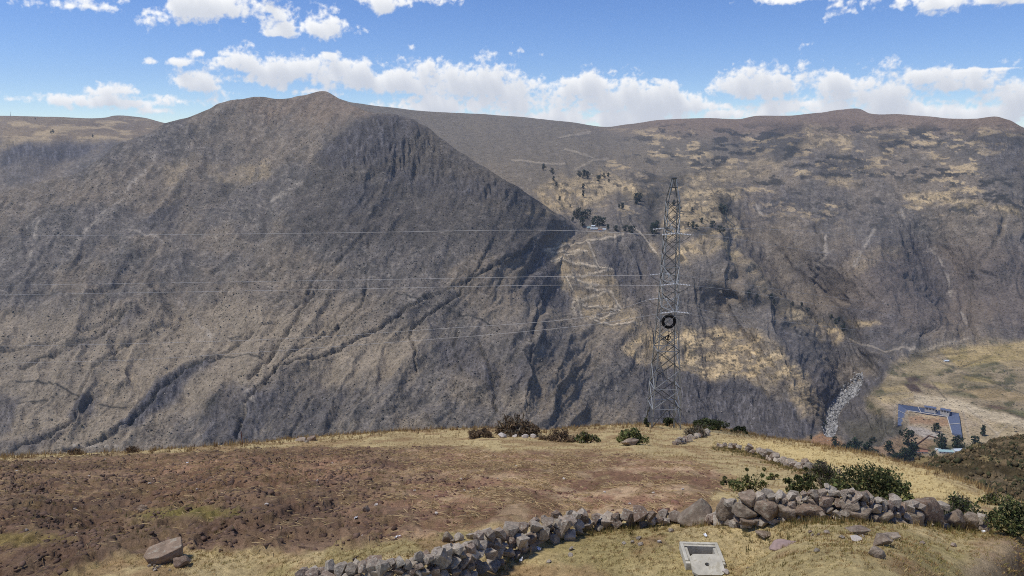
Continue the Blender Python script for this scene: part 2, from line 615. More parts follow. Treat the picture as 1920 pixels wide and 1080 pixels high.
CLIFF = [
    ([(400, 672), (395, 690), (350, 720), (330, 755), (250, 800), (200, 808), (245, 765), (290, 715), (350, 690)], .9),
    ([(150, 742), (185, 740), (175, 770), (135, 790), (125, 770)], .8), ([(-50, 740), (30, 745), (20, 800), (-50, 830)], .6),
    ([(380, 790), (405, 750), (440, 720), (470, 735), (515, 745), (500, 800), (470, 850), (380, 850)], .6),
    ([(600, 300), (650, 255), (700, 218), (760, 222), (790, 250), (750, 300), (690, 320), (620, 320)], .65),
    ([(720, 325), (800, 330), (960, 345), (1000, 372), (960, 380), (830, 365), (720, 350)], .45),
    ([(640, 360), (700, 350), (690, 400), (640, 420)], .45), ([(270, 420), (340, 370), (330, 400), (280, 430)], .55),
    ([(985, 470), (1010, 450), (1040, 500), (1070, 560), (1060, 585), (1000, 570), (975, 530)], .7),
    ([(820, 650), (860, 640), (930, 690), (945, 760), (900, 720), (830, 690)], .6),
    ([(940, 690), (990, 680), (1000, 740), (950, 730)], .5),
    ([(1200, 690), (1260, 695), (1330, 712), (1400, 720), (1440, 748), (1480, 745), (1540, 800), (1500, 860), (1200, 860)], .8),
    ([(470, 735), (520, 700), (560, 690), (600, 705), (640, 735), (620, 790), (560, 830), (500, 850), (505, 790)], .35), ([(80, 800), (130, 790), (95, 822), (20, 845), (-40, 850), (0, 825)], .5), ([(185, 640), (240, 600), (275, 590), (230, 625), (170, 655), (110, 668)], .6),
    ([(0, 268), (60, 266), (190, 272), (150, 300), (60, 300), (0, 312)], .8), ([(0, 300), (120, 300), (60, 345), (0, 350)], .4),
    ([(1390, 380), (1470, 350), (1500, 380), (1440, 430), (1405, 420)], .4), ([(1120, 470), (1235, 480), (1230, 600), (1150, 540)], .55),
    ([(1700, 480), (1760, 470), (1800, 520), (1760, 600), (1710, 560)], .35), ([(1830, 250), (1925, 260), (1925, 340), (1840, 310)], .4),
    ([(1440, 590), (1470, 620), (1530, 690), (1590, 740), (1560, 790), (1520, 700), (1470, 650)], .6),
    ([(1600, 560), (1680, 600), (1690, 650), (1600, 700), (1560, 660)], .35), ([(1480, 500), (1540, 510), (1530, 545), (1480, 540)], .3),
    ([(1590, 740), (1640, 700), (1690, 680), (1640, 740), (1600, 790), (1575, 800)], .7),
]
SHRUBS = [  # thickets
    ([(1200, 335), (1290, 325), (1290, 345), (1215, 350)], .5), ([(1190, 375), (1235, 360), (1240, 390), (1200, 398)], .7),
    ([(1335, 380), (1362, 378), (1362, 410), (1340, 412)], .7), ([(1215, 420), (1240, 420), (1235, 450), (1210, 455)], .6),
    ([(1300, 428), (1350, 430), (1350, 448), (1310, 440)], .6), ([(1400, 545), (1450, 560), (1500, 580), (1590, 625), (1560, 618), (1470, 590), (1400, 560)], .7),
    ([(1560, 590), (1600, 600), (1610, 640), (1580, 640)], .7), ([(1445, 240), (1500, 235), (1510, 290), (1450, 310), (1430, 280)], .5),
    ([(1640, 250), (1710, 255), (1690, 285), (1640, 275)], .6), ([(1810, 250), (1925, 255), (1925, 275), (1820, 270)], .45),
    ([(1850, 690), (1925, 700), (1925, 725), (1870, 715)], .5), ([(1770, 715), (1800, 712), (1810, 725), (1780, 730)], .3),
    ([(1380, 250), (1440, 262), (1430, 300), (1380, 290)], .35), ([(380, 765), (425, 742), (420, 760), (390, 785)], .7),
    ([(1530, 300), (1620, 300), (1640, 330), (1540, 330)], .35),
]
VALLEY = [(1622, 748), (1690, 682), (1730, 664), (1800, 652), (1870, 640), (2500, 600), (2500, 960), (1480, 960), (1480, 840), (1515, 812), (1545, 806),
          (1600, 830), (1650, 835), (1690, 815), (1690, 795), (1625, 765)]
VFIELDS = [  # colour, polygon
    (lin(196, 176, 134, .8), [(1690, 690), (1740, 672), (1790, 684), (1750, 705), (1700, 706)], .5), (lin(122, 116, 84, .8), [(1790, 690), (1850, 676), (1890, 690), (1830, 704)], .5),
    (lin(200, 176, 128, .8), [(1860, 676), (1925, 668), (1925, 690), (1890, 692)], .5), (lin(186, 160, 116, .8), [(1790, 732), (1850, 728), (1925, 742), (1925, 756), (1850, 750)], .55),
    (lin(112, 110, 76, .8), [(1760, 736), (1800, 734), (1830, 744), (1800, 746)], .5), (lin(206, 184, 140, .8), [(1810, 778), (1880, 796), (1925, 812), (1925, 830), (1840, 800)], .45),
    (lin(126, 112, 92, .8), [(1620, 775), (1680, 765), (1685, 800), (1640, 800)], .4),
    (lin(212, 194, 160, .8), [(1714, 741), (1780, 747), (1812, 756), (1860, 772), (1990, 800), (1990, 818), (1870, 792), (1800, 772), (1714, 756)], .9),
    (lin(92, 76, 70, .8), [(1694, 721), (1714, 720), (1730, 737), (1708, 736)], .9), (lin(98, 82, 76, .8), [(1698, 709), (1718, 708), (1727, 716), (1704, 719)], .8),
    (lin(122, 102, 90, .8), [(1718, 719), (1745, 722), (1765, 732), (1735, 729)], .7), (lin(100, 80, 70, .8), [(1843, 757), (1866, 760), (1930, 782), (1930, 790), (1880, 773)], .8),
    (lin(205, 180, 130, .8), [(1655, 727), (1695, 722), (1708, 737), (1660, 735)], .6), (lin(205, 182, 130, .8), [(1740, 717), (1775, 720), (1790, 730), (1760, 730)], .6),
    (lin(210, 185, 130, .8), [(1640, 745), (1712, 738), (1714, 755), (1660, 757)], .5), (lin(96, 104, 66, .8), [(1870, 770), (1925, 770), (1925, 785)], .6),
    (lin(178, 144, 112, .8), [(1703, 783), (1760, 776), (1780, 790), (1776, 800), (1705, 796)], .9), (lin(206, 184, 146, .8), [(1715, 778), (1755, 776), (1770, 784), (1735, 787)], .7),
    (lin(205, 196, 185, .8), [(1700, 800), (1740, 806), (1775, 816), (1740, 825), (1705, 812)], .6), (lin(196, 150, 110, .8), [(1524, 812), (1545, 806), (1600, 838), (1560, 842), (1520, 838)], .7),
    (lin(190, 170, 130, .8), [(1760, 800), (1900, 800), (1880, 830), (1780, 832)], .4), (lin(170, 140, 112, .8), [(1690, 805), (1750, 828), (1730, 855), (1640, 850), (1620, 820)], .5),
    (lin(150, 120, 90, .8), [(1700, 840), (1740, 822), (1760, 835), (1715, 848)], .4), (lin(206, 180, 120, .8), [(1760, 660), (1860, 650), (1925, 640), (1925, 672), (1800, 690)], .5),
    (lin(206, 180, 120, .8), [(1800, 705), (1850, 712), (1870, 722), (1820, 716)], .5),
]
RIVER = [(1612, 712), (1590, 735), (1572, 752), (1566, 768), (1560, 786), (1556, 800)]


def survey(px, py, sheet):
    """albedo and relief (m) of the far slopes"""
    wx = px + (fbm(px / 42, py / 42, 4, 1) - .5) * 26 + (fbm(px / 9, py / 9, 2, 9) - .5) * 7
    wy = py + (fbm(px / 42, py / 42, 4, 2) - .5) * 22 + (fbm(px / 9, py / 9, 2, 8) - .5) * 6
    lo = fbm(px / 130, py / 90, 4, 3)
    mi = fbm(px / 22, py / 16, 4, 4)
    fi = fbm(px / 5.0, py / 4.0, 3, 5)
    C = np.empty(px.shape + (3,))
    C[:] = C_SCRUB
    C = mixc(C, C_SCRUB2, smooth(.42, .62, lo))
    C = mixc(C, C_DARK, .30 * smooth(.52, .68, mi))
    C = mixc(C, C_PALE, .22 * smooth(.56, .72, fi))
    H = np.zeros(px.shape)
    if sheet == 'far':
        up = smooth(430, 300, py + (lo - .5) * 120)
        rt = smooth(1250, 1480, px + (lo - .5) * 200)
        C = mixc(C, C_UP, (.75 - .55 * rt) * up)
        C = mixc(C, lin(160, 134, 112, .72), .6 * smooth(270, 225, py + (lo - .5) * 30) * smooth(1050, 1250, px))
        # dark thickets over the upland
        th = .3 + .7 * smooth(.4, .6, fbm(px / 60, py / 30, 3, 34))
        th = th * smooth(.52, .58, fbm(px / 26, py / 9, 5, 31, .6)) * smooth(220, 250, py) * smooth(470, 400, py) * smooth(1120, 1240, px)
        C = mixc(C, C_DARK * .9, .82 * th)
        ts = smooth(.56, .62, fbm(px / 26, py / 6, 5, 37, .58)) * smooth(235, 255, py) * smooth(440, 380, py) * smooth(1000, 1200, px)
        C = mixc(C, C_TAN, .75 * ts * (1 - th) * smooth(.38, .58, fbm(px / 90, py / 45, 3, 39)))
        C = mixc(C, lin(126, 112, 102, .72), .5 * smooth(1480, 1640, px) * smooth(430, 500, py) * smooth(660, 600, py))
    if sheet == 'massif':
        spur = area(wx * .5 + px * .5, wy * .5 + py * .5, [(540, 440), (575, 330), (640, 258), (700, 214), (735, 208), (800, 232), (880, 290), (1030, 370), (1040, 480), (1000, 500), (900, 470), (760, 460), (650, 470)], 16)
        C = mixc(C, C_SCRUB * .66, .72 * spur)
        C = mixc(C, lin(150, 130, 108, .85), .55 * area(wx, wy, [(420, 180), (620, 160), (720, 200), (690, 225), (600, 235), (500, 215)], 22) * (1 - spur))
        gr = smooth(.52, .62, fbm((px * .83 + py * .55) / 5, (py * .83 - px * .55) / 26, 4, 95))
        C = mixc(C, C_DARK, .28 * gr)
        C = mixc(C, C_PALE, .14 * smooth(.60, .70, fbm(px / 11, py / 5, 4, 96)))
        er = fbm((px * .80 + py * .60) / 7 + 2 * (lo - .5), (py * .80 - px * .60) / 70, 4, 98, ridged=True)
        C = mixc(C, C_PINK * 1.12, .40 * smooth(.70, .88, er) * smooth(520, 640, py) * smooth(1000, 800, px))
    for poly, k in PINK:
        C = mixc(C, C_PINK, k * area(wx, wy, poly, 26) * (.65 + .5 * mi))
    for poly, k in CLIFF:
        a = area(wx, wy, poly, 9)
        if not a.any():
            continue
        st = fbm(px / 5.5 + 9 * (lo - .5), (py + .35 * px) / 22, 4, 21, ridged=True)
        C = mixc(C, mixc(np.broadcast_to(C_ROCK * .5, C.shape), C_ROCK * 1.1, smooth(.66, .94, st)), np.minimum(k * 1.1, 1) * a)
        H += k * a * (st - .6) * 8
    # terraced fields: straw-coloured plots stepped by dark walls
    slope_y = (py + (px - 1250) * .06 + (fbm(px / 30, py / 30, 3, 41) - .5) * 20)
    for poly, k in TAN:
        a = k * area(wx, wy, poly, 7)
        if not a.any():
            continue
        a = np.minimum(a * 1.15, .95) * (.3 + .7 * smooth(.36, .48, fbm(px / 24, py / 13, 4, 43)))
        cell = vnoise(np.floor((px + 5 * np.floor(slope_y / 9)) / 26.0), np.floor(slope_y / 9), 77)
        tone = (.72 + .45 * cell)[..., None] * C_TAN
        C = C * (1 - a[..., None]) + tone * a[..., None]
        fr = np.abs((slope_y / 9) % 1 - .5)
        wl = smooth(.40, .48, fr) * smooth(.38, .5, vnoise(px / 14, slope_y / 9, 78))
        gx = np.abs(((px + 5 * np.floor(slope_y / 9)) / 26.0) % 1 - .5)
        wl = np.maximum(wl, .8 * smooth(.46, .49, gx))
        C = mixc(C, C_DARK, .62 * wl * np.minimum(a * 1.4, 1))
        sp = smooth(.57, .64, fbm(px / 9, py / 5.5, 4, 79, .6))
        C = mixc(C, C_DARK, .75 * sp * np.minimum(a * 1.3, 1))
        H += a * (((slope_y / 9) % 1) - .5) * 1.6
    for poly, k in SHRUBS:
        C = mixc(C, C_DARK * .8, k * area(wx, wy, poly, 8))
    if sheet == 'far':
        v = area(wx * .4 + px * .6, wy * .4 + py * .6, VALLEY, 6)
        Cv = np.empty_like(C)
        Cv[:] = lin(174, 156, 124, .76)
        Cv = mixc(Cv, lin(146, 132, 102, .75), smooth(.45, .6, fbm(px / 40, py / 12, 4, 51)))
        Cv = mixc(Cv, lin(84, 88, 60, .75), .7 * smooth(.6, .66, fbm(px / 22, py / 8, 4, 52)))
        Cv = mixc(Cv, lin(190, 170, 140, .8), .8 * area(wx * .5 + px * .5, wy * .5 + py * .5, [(1630, 746), (1714, 738), (1780, 750), (1860, 775), (1880, 820), (1810, 832), (1720, 822), (1670, 805), (1660, 765)], 14))
        Cv = mixc(Cv, lin(150, 122, 98, .75), .6 * smooth(790, 830, py) * smooth(1720, 1640, px))
        for col, poly, k in VFIELDS:
            Cv = mixc(Cv, col, k * area(wx * .2 + px * .8, wy * .2 + py * .8, poly, 3.0))
        C = C * (1 - v[..., None]) + Cv * v[..., None]
        H *= (1 - .8 * v)
        # the near bank above the river is scrub covered
        C = mixc(C, lin(92, 88, 72, .75), .75 * area(wx, wy, [(1585, 800), (1640, 770), (1690, 795), (1690, 815), (1640, 832), (1590, 815)], 10))
        rd = linedist(wx * .3 + px * .7, wy * .3 + py * .7, RIVER, 40)
        wid = np.interp(py, [705, 730, 760, 800], [4, 8, 13, 7])
        rm = smooth(1.0, .7, rd / wid)
        rr = fbm(px / 3.2, py / 2.2, 3, 61)
        C = mixc(C, mixc(np.broadcast_to(lin(120, 118, 116, .8), C.shape), lin(204, 202, 198, .82), smooth(.47, .62, rr)), rm * .9)
        H += -12 * smooth(2.2, .6, rd / wid)
    for pts, w, dep, dk in (GULLIES if sheet == 'massif' else FGULLIES):
        if sheet == 'massif':
            dep *= .95 if w < 7 else .9
            w *= .8 if w < 7 else .7
        jx = px + (fbm(px / 16, py / 16, 3, 71) - .5) * 11
        jy = py + (fbm(px / 16, py / 16, 3, 72) - .5) * 9
        jx = jx + (fbm(px / 4, py / 4, 2, 74) - .5) * 5
        jy = jy + (fbm(px / 4, py / 4, 2, 75) - .5) * 5
        dd = linedist(jx, jy, pts, w * 5)
        up_ = .45 + .75 * smooth(430, 580, py) if sheet == 'massif' else .8
        H -= dep * .5 * up_ * np.exp(-(dd / (w * .6)) ** 2)
        H += dep * .1 * up_ * np.exp(-((dd - w * 1.4) / w) ** 2)
        brk = smooth(.25, .5, fbm(px / 12, py / 9, 3, 73))
        C = mixc(C, C_DARK * .85, np.minimum(dk * up_ * 1.1, .95) * np.exp(-(dd / (w * .45)) ** 2) * (.25 + .75 * brk))
    jx = px + (fbm(px / 10, py / 10, 3, 81) - .5) * 8
    for pts in SCREE:
        dd = linedist(jx, py, pts, 14)
        brk = smooth(.35, .6, fbm(px / 9, py / 7, 3, 83))
        C = mixc(C, C_PALE * .92, .65 * np.exp(-(dd / 3.4) ** 2) * brk)
    for pts in WALLS:
        C = mixc(C, C_DARK * .8, (.45 if pts[0][0] > 1500 else .8) * np.exp(-(linedist(px, py, pts, 6) / 1.1) ** 2))
    if sheet in ('far', 'massif'):
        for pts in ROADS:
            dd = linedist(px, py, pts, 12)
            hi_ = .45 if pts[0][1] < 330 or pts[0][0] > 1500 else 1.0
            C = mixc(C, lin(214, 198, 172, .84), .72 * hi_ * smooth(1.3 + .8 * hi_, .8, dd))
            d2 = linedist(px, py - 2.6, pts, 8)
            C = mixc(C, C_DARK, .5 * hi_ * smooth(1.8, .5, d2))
    return C, H


def slope_relief(s, seed, amp, tilt, big=0.0):
    """gullied relief: ribs running down the fall line"""
    X, Y_ = s.P[..., 0], s.P[..., 1]
    r = fbm(X / 420, Y_ / 420, 5, seed) - .5
    ca, sa = math.cos(tilt), math.sin(tilt)
    u = s.PX * ca + s.PY * sa
    w = -s.PX * sa + s.PY * ca
    warp = (fbm(s.PX / 60, s.PY / 60, 3, seed + 5) - .5) * 40
    ribs = fbm((u + warp) / 30, w / 150, 4, seed + 7, ridged=True) - .55
    fine = fbm(X / 26, Y_ / 26, 4, seed + 11) - .5
    rock = fbm(s.PX / 7.0, s.PY / 10.0, 3, seed + 13, ridged=True) - .55
    spurs = fbm((u + 2.2 * warp) / 105, w / 330, 3, seed + 17, ridged=True) - .55
    return amp * (46 * r + big * spurs + 15 * ribs + 8 * fine + 3.2 * rock)


MAT_FAR = terrain_mat('mountain_slope', [(.035, .78, 1.25), (.16, .72, 1.32), (.6, .75, 1.3)], (.22, .9, 3.0), [(.16, .55, 0.0), (.33, .6, 31.0)])


def taper(s, px0, px1):
    return smooth(0, 10, (s.PY - s.top[None]))


# --- plateau far left
lp_top = curve([(-700, 228), (-200, 222), (0, 217), (100, 219), (200, 220), (212, 217), (265, 220), (312, 231), (360, 242), (480, 262)])
lp_bot = curve([(-700, 640), (-200, 520), (0, 430), (150, 390), (312, 300), (480, 300)])
lp_dep = RBF([(-700, 228, 4600), (0, 217, 4700), (200, 219, 4700), (312, 231, 4300), (480, 262, 4000), (-300, 262, 3500), (0, 262, 3400), (100, 258, 3500), (200, 262, 3600),
              (0, 310, 3150), (120, 310, 3200), (-300, 320, 3100), (0, 430, 2700), (-700, 400, 2900), (-700, 640, 2100), (312, 300, 3200), (480, 300, 3400)])
sh_plateau = Sheet(np.arange(-700, 481, 2.4), lp_top, lp_bot, 90, lp_dep)
c_, h_ = survey(sh_plateau.PX, sh_plateau.PY, 'left')
c_ = mixc(c_, lin(150, 130, 104, .8), .6 * smooth(268, 255, sh_plateau.PY))
c_ = mixc(c_, C_TAN, .6 * smooth(.5, .62, fbm(sh_plateau.PX / 40, sh_plateau.PY / 6, 4, 97)) * smooth(270, 256, sh_plateau.PY) * smooth(220, 230, sh_plateau.PY))
sh_plateau.displace((h_ + slope_relief(sh_plateau, 200, .35, 0.3)) * smooth(0, 40, sh_plateau.PY - sh_plateau.top[None]))
o = sh_plateau.build('plateau', c_, MAT_FAR, [(40, 1), (150, 12), (350, 70), (600, 220)])
o['kind'] = 'structure'

# --- far uplands, right-hand mountain and the valley floor
f_top = curve([(540, 215), (600, 190), (640, 187), (660, 192), (720, 200), (800, 209), (900, 214), (960, 218), (1060, 228), (1140, 238), (1180, 233), (1240, 225), (1330, 221), (1385, 223), (1420, 217), (1480, 217), (1540, 211), (1575, 206), (1610, 204), (1632, 213), (1680, 214),
               (1740, 218), (1780, 222), (1830, 223), (1868, 219), (1890, 225), (1920, 240), (2000, 290), (2200, 330), (2500, 350)])
f_bot = curve([(540, 320), (700, 340), (900, 420), (1000, 520), (1060, 680), (1120, 800), (1200, 880), (1400, 920), (1700, 940), (2500, 1000)])
f_dep = RBF([
    (540, 215, 4600), (640, 187, 4600), (800, 209, 4700), (960, 218, 4800), (1140, 238, 5000), (1240, 225, 4900), (1330, 221, 4700), (1440, 217, 4600), (1540, 211, 4500), (1610, 204, 4500), (1660, 214, 4200),
    (1780, 222, 3300), (1860, 220, 2850), (1920, 240, 2700), (2100, 310, 2600), (2500, 350, 2500),
    (700, 300, 3500), (850, 340, 2900), (950, 280, 3500), (1100, 300, 3150), (1200, 300, 3300), (1000, 360, 2450), (1150, 370, 2450), (1300, 330, 2700), (1250, 400, 2250),
    (1050, 420, 2020), (1100, 435, 2000), (950, 400, 2300), (1020, 470, 1860), (1150, 455, 1900), (1060, 530, 1740), (1160, 575, 1650), (1120, 520, 1740), (1200, 500, 1850),
    (1200, 640, 1570), (1300, 640, 1530), (1260, 560, 1650), (1400, 650, 1540), (1200, 700, 1480), (1320, 712, 1440), (1350, 770, 1370), (1450, 770, 1370), (1200, 800, 1300), (1400, 880, 1150),
    (1330, 480, 1760), (1400, 540, 1640), (1450, 600, 1560), (1500, 660, 1490), (1535, 725, 1430), (1545, 770, 1395), (1370, 560, 1680), (1300, 420, 2050), (1400, 590, 1610),
    (1370, 400, 2440), (1400, 440, 2330), (1440, 505, 2100), (1485, 560, 1990), (1535, 610, 1880), (1582, 660, 1750), (1612, 710, 1610), (1575, 755, 1450), (1557, 795, 1350),
    (1480, 430, 2230), (1500, 340, 2650), (1560, 480, 1970), (1600, 560, 1835), (1640, 640, 1675), (1620, 460, 1960), (1680, 540, 1800), (1735, 605, 1690), (1725, 480, 2120), (1770, 560, 1960), (1815, 625, 1740), (1850, 500, 1950), (1540, 400, 2350), (1600, 380, 2450), (1500, 270, 3200), (1650, 290, 3000),
    (1720, 640, 1660), (1830, 640, 1660), (1800, 400, 2150), (1900, 330, 2350), (1900, 500, 1950), (1780, 300, 2600), (1920, 620, 1700),
    (1640, 738, 1310), (1690, 685, 1480), (1700, 700, 1428), (1800, 655, 1600), (1900, 650, 1600), (1800, 700, 1425), (1900, 720, 1360), (1800, 760, 1240), (1700, 760, 1240), (1920, 800, 1130), (1700, 840, 1060), (1800, 840, 1060), (1900, 880, 960),
    (1620, 800, 1170), (1600, 850, 1040), (1530, 830, 1080), (1500, 870, 1000), (1700, 940, 880), (2300, 450, 2050), (2300, 650, 1650), (2300, 800, 1100), (2500, 1000, 850), (1300, 920, 1080)])
pxs = np.concatenate([np.arange(540, 960, 3.2), np.arange(960, 1930, 1.7), np.arange(1930, 2501, 6)])
sh_far = Sheet(pxs, f_top, f_bot, 365, f_dep)
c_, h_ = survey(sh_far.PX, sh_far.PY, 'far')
vm = area(sh_far.PX, sh_far.PY, VALLEY, 14)
rel = slope_relief(sh_far, 300, 1.0, -0.35, 38) * (1 - .93 * vm)
rel *= .55 + .45 * smooth(300, 460, sh_far.PY)
sh_far.displace((h_ + rel) * (.15 + .85 * smooth(0, 26, sh_far.PY - sh_far.top[None])))
o = sh_far.build('mountains', c_, MAT_FAR, [(40, 1), (150, 12), (350, 70), (600, 220)])
o['kind'] = 'structure'

# --- the big mountain across the canyon
m_top = curve([(-700, 560), (-300, 455), (0, 362), (70, 343), (143, 325), (185, 300), (215, 272), (275, 252), (312, 230), (345, 222), (390, 206), (410, 195), (450, 186), (490, 181), (520, 185), (570, 180), (610, 173), (640, 187),
               (665, 200), (690, 210), (715, 214), (740, 216), (770, 225), (800, 240), (830, 262), (865, 287), (900, 310), (960, 344), (1000, 372), (1045, 402), (1090, 432), (1120, 446), (1150, 452), (1172, 454), (1190, 480), (1205, 530), (1216, 590), (1228, 650), (1250, 720), (1290, 800)])
m_bot = curve([(-700, 980), (0, 930), (600, 900), (1000, 890), (1290, 880)])


def pl(px, py, s, K):
    zc = (540 - py) / F
    dy = math.cos(PITCH) + zc * math.sin(PITCH)
    dz = -math.sin(PITCH) + zc * math.cos(PITCH)
    return (px, py, K / (s - dz / dy))


m_pts = [pl(x, y, .40, 934) for x, y in [(-700, 560), (-300, 455), (0, 362), (143, 325), (312, 231), (450, 186), (520, 185), (610, 174), (640, 187), (480, 260), (300, 400), (150, 450), (0, 500), (400, 350), (420, 500), (-700, 700), (-300, 650), (0, 650), (200, 620), (380, 600), (0, 800), (200, 750), (380, 720), (100, 850), (-700, 980), (0, 930), (350, 830), (560, 250), (590, 225)]]
m_pts += [pl(x, y, .53, 1078) for x, y in [(725, 215), (830, 262), (960, 342), (640, 270), (600, 330), (560, 420), (750, 330), (800, 420), (900, 400), (600, 500), (750, 500), (900, 540), (560, 600), (700, 600), (850, 650), (600, 700), (740, 720), (900, 740), (500, 690), (600, 900), (900, 890), (700, 800), (500, 800), (1000, 800), (1000, 640)]]
m_pts += [(1000, 470, 1720), (1000, 400, 1830), (1000, 372, 1890), (1045, 402, 1945), (1090, 432, 1985), (1120, 446, 1930), (1172, 454, 1880), (1190, 480, 1830), (1205, 530, 1760), (1216, 590, 1640), (1228, 650, 1545), (1250, 720, 1430),
          (1040, 470, 1830), (1060, 530, 1720), (1120, 520, 1735), (1160, 575, 1635), (1000, 560, 1560), (1060, 600, 1580), (1110, 480, 1830), (1130, 620, 1550), (1180, 640, 1540), (1150, 680, 1440), (1210, 700, 1430), (1100, 740, 1330), (1200, 790, 1290), (1290, 800, 1310), (1290, 880, 1130)]
m_dep = RBF(m_pts, 2e-3)
pxs = np.concatenate([np.arange(-700, -10, 6), np.arange(-10, 1291, 1.9)])
sh_mas = Sheet(pxs, m_top, m_bot, 345, m_dep)
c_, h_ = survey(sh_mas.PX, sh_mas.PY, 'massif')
cr = area(sh_mas.PX, sh_mas.PY, [(590, 300), (640, 250), (700, 214), (780, 228), (860, 290), (980, 360), (960, 385), (830, 360), (700, 350), (620, 340)], 30)
cliffs = (fbm(sh_mas.PX / 9 + 1.2 * fbm(sh_mas.PX / 30, sh_mas.PY / 20, 3, 92), sh_mas.PY / 26, 4, 91, ridged=True) - .55) * 17 * cr
rel = slope_relief(sh_mas, 400, .9, 0.6, 50)
sh_mas.displace((h_ + rel + cliffs) * (.2 + .8 * smooth(0, 18, sh_mas.PY - sh_mas.top[None])))
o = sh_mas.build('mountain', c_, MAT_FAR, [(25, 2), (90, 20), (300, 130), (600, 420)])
o['kind'] = 'structure'

# --- hidden base plane under everything, added to block light from below
g = mesh_np('hidden_base', np.array([(-6900, -200, -700), (6900, -200, -700), (6900, 5700, -700), (-6900, 5700, -700)]), np.array([(0, 1, 2, 3)]),
            MAT_FAR, np.tile(C_SCRUB, (4, 1)))
g['kind'] = 'structure'

# ================================================================== the near hillside
rim = curve([(-600, 890), (-200, 868), (0, 855), (130, 850), (250, 846), (400, 836), (480, 829), (560, 821), (650, 814), (760, 807), (880, 803), (960, 803), (1020, 806), (1080, 801), (1130, 797), (1200, 796), (1290, 797), (1340, 803),
             (1400, 812), (1450, 821), (1500, 828), (1560, 838), (1620, 848), (1700, 868), (1760, 884), (1820, 905), (1860, 925), (1920, 945), (2100, 970), (2500, 1000)])
n_bot = curve([(-600, 1260), (960, 1260), (2500, 1260)])
NEAR = [(x, 1080, y) for x, y in [(-500, 15.5), (0, 14.8), (480, 14.5), (960, 14.1), (1300, 13.85), (1900, 13.7), (2400, 13.7)]]
NEAR += [(x, 1420, 9.0) for x in (-600, 0, 960, 1900, 2500)]
NEAR += [(x, 1250, 11.0) for x in (-300, 960, 2200)]
NEAR += [(0, 1000, 17.4), (480, 1000, 16.8), (960, 1000, 16.2), (1300, 1000, 15.6), (1900, 1000, 15.6), (0, 955, 20.2), (480, 955, 19.4), (960, 955, 18.6), (1300, 955, 18.0),
         (0, 915, 25), (480, 915, 24), (960, 915, 22.6), (1300, 915, 22), (0, 885, 33), (480, 880, 32), (960, 880, 29.5), (1280, 880, 28.5),
         (0, 860, 45), (300, 850, 46), (480, 848, 42), (700, 840, 45), (960, 845, 42), (1200, 845, 41), (0, 852, 51), (480, 829, 58), (650, 815, 62), (760, 808, 63), (960, 812, 59), (960, 803, 66), (1100, 820, 58),
         (1243, 803, 73), (1243, 796, 80), (1243, 825, 56), (1330, 803, 80), (1400, 815, 76), (1500, 830, 72), (1600, 846, 64), (1700, 868, 56), (1820, 905, 44), (1860, 925, 38), (2100, 970, 36), (2500, 1000, 36), (-500, 880, 50), (-500, 950, 24),
         (1400, 850, 44), (1450, 880, 33), (1500, 890, 29), (1600, 890, 33), (1700, 910, 31), (1500, 925, 21.5), (1650, 940, 20.2), (1780, 945, 22), (1780, 985, 17), (1900, 985, 18), (2200, 1010, 17)]
near_dep = RBF(NEAR, 1e-3)
pxs = np.concatenate([np.arange(-600, -12, 8), np.arange(-12, 1935, 2.3), np.arange(1935, 2501, 8)])
sh_near = Sheet(pxs, rim, n_bot, 275, near_dep, vpow=1.2)
PX, PY = sh_near.PX, sh_near.PY
FIELD = [(-700, 880), (-200, 876), (0, 866), (200, 853), (420, 846), (600, 839), (820, 838), (960, 845), (1100, 848), (1200, 852), (1290, 868), (1355, 888), (1362, 915), (1320, 945), (1260, 962), (1180, 968), (1060, 970), (980, 976), (900, 990), (800, 1003), (720, 1014),
         (640, 1024), (520, 1030), (380, 1028), (250, 1042), (170, 1062), (60, 1090), (-700, 1150)]
jx = PX + (fbm(PX / 30, PY / 9, 4, 501) - .5) * 40
jy = PY + (fbm(PX / 30, PY / 9, 4, 502) - .5) * 12
m_field = area(jx, jy, FIELD, 5)
straw = smooth(560, 1000, PX + (fbm(PX / 90, PY / 25, 3, 503) - .5) * 300)
patch = fbm(sh_near.P[..., 0] / 2.6, sh_near.P[..., 1] / 2.6, 5, 504)
fine = fbm(sh_near.P[..., 0] / .42, sh_near.P[..., 1] / .42, 4, 505)
G_GOLD = lin(206, 184, 134, .80)
G_OLIVE = lin(170, 154, 104, .80)
G_BROWN = lin(170, 140, 102, .78)
C = np.empty(PX.shape + (3,))
C[:] = G_GOLD
C = mixc(C, G_OLIVE, .75 * smooth(.46, .58, patch) * smooth(960, 1000, PY))
C = mixc(C, G_OLIVE, .45 * smooth(990, 1040, PY) * smooth(900, 1100, PX))
C = mixc(C, G_BROWN, .8 * smooth(.52, .66, fbm(sh_near.P[..., 0] / 1.7, sh_near.P[..., 1] / 1.7, 4, 506)))
C = mixc(C, G_BROWN * .8, .4 * smooth(.5, .6, fbm(PX / 60, PY / 8, 4, 507)) * smooth(860, 820, PY) * smooth(1330, 1280, PX))
TERR = [(1335, 832), (1420, 825), (1520, 838), (1620, 852), (1720, 880), (1850, 930), (1830, 945), (1740, 935), (1640, 915), (1560, 890), (1450, 850)]
m_terr = area(jx, jy, TERR, 8)
C = mixc(C, lin(228, 202, 140, .88), .9 * m_terr)
C = mixc(C, lin(178, 154, 126, .8), .7 * area(jx, jy, [(1830, 1040), (1925, 1000), (2400, 1010), (2400, 1200), (1780, 1120)], 25))
S_DARK, S_RED, S_STRAW = lin(126, 102, 83, .84), lin(154, 120, 95, .84), lin(204, 178, 140, .84)
Cs = np.empty_like(C)
Cs[:] = S_DARK
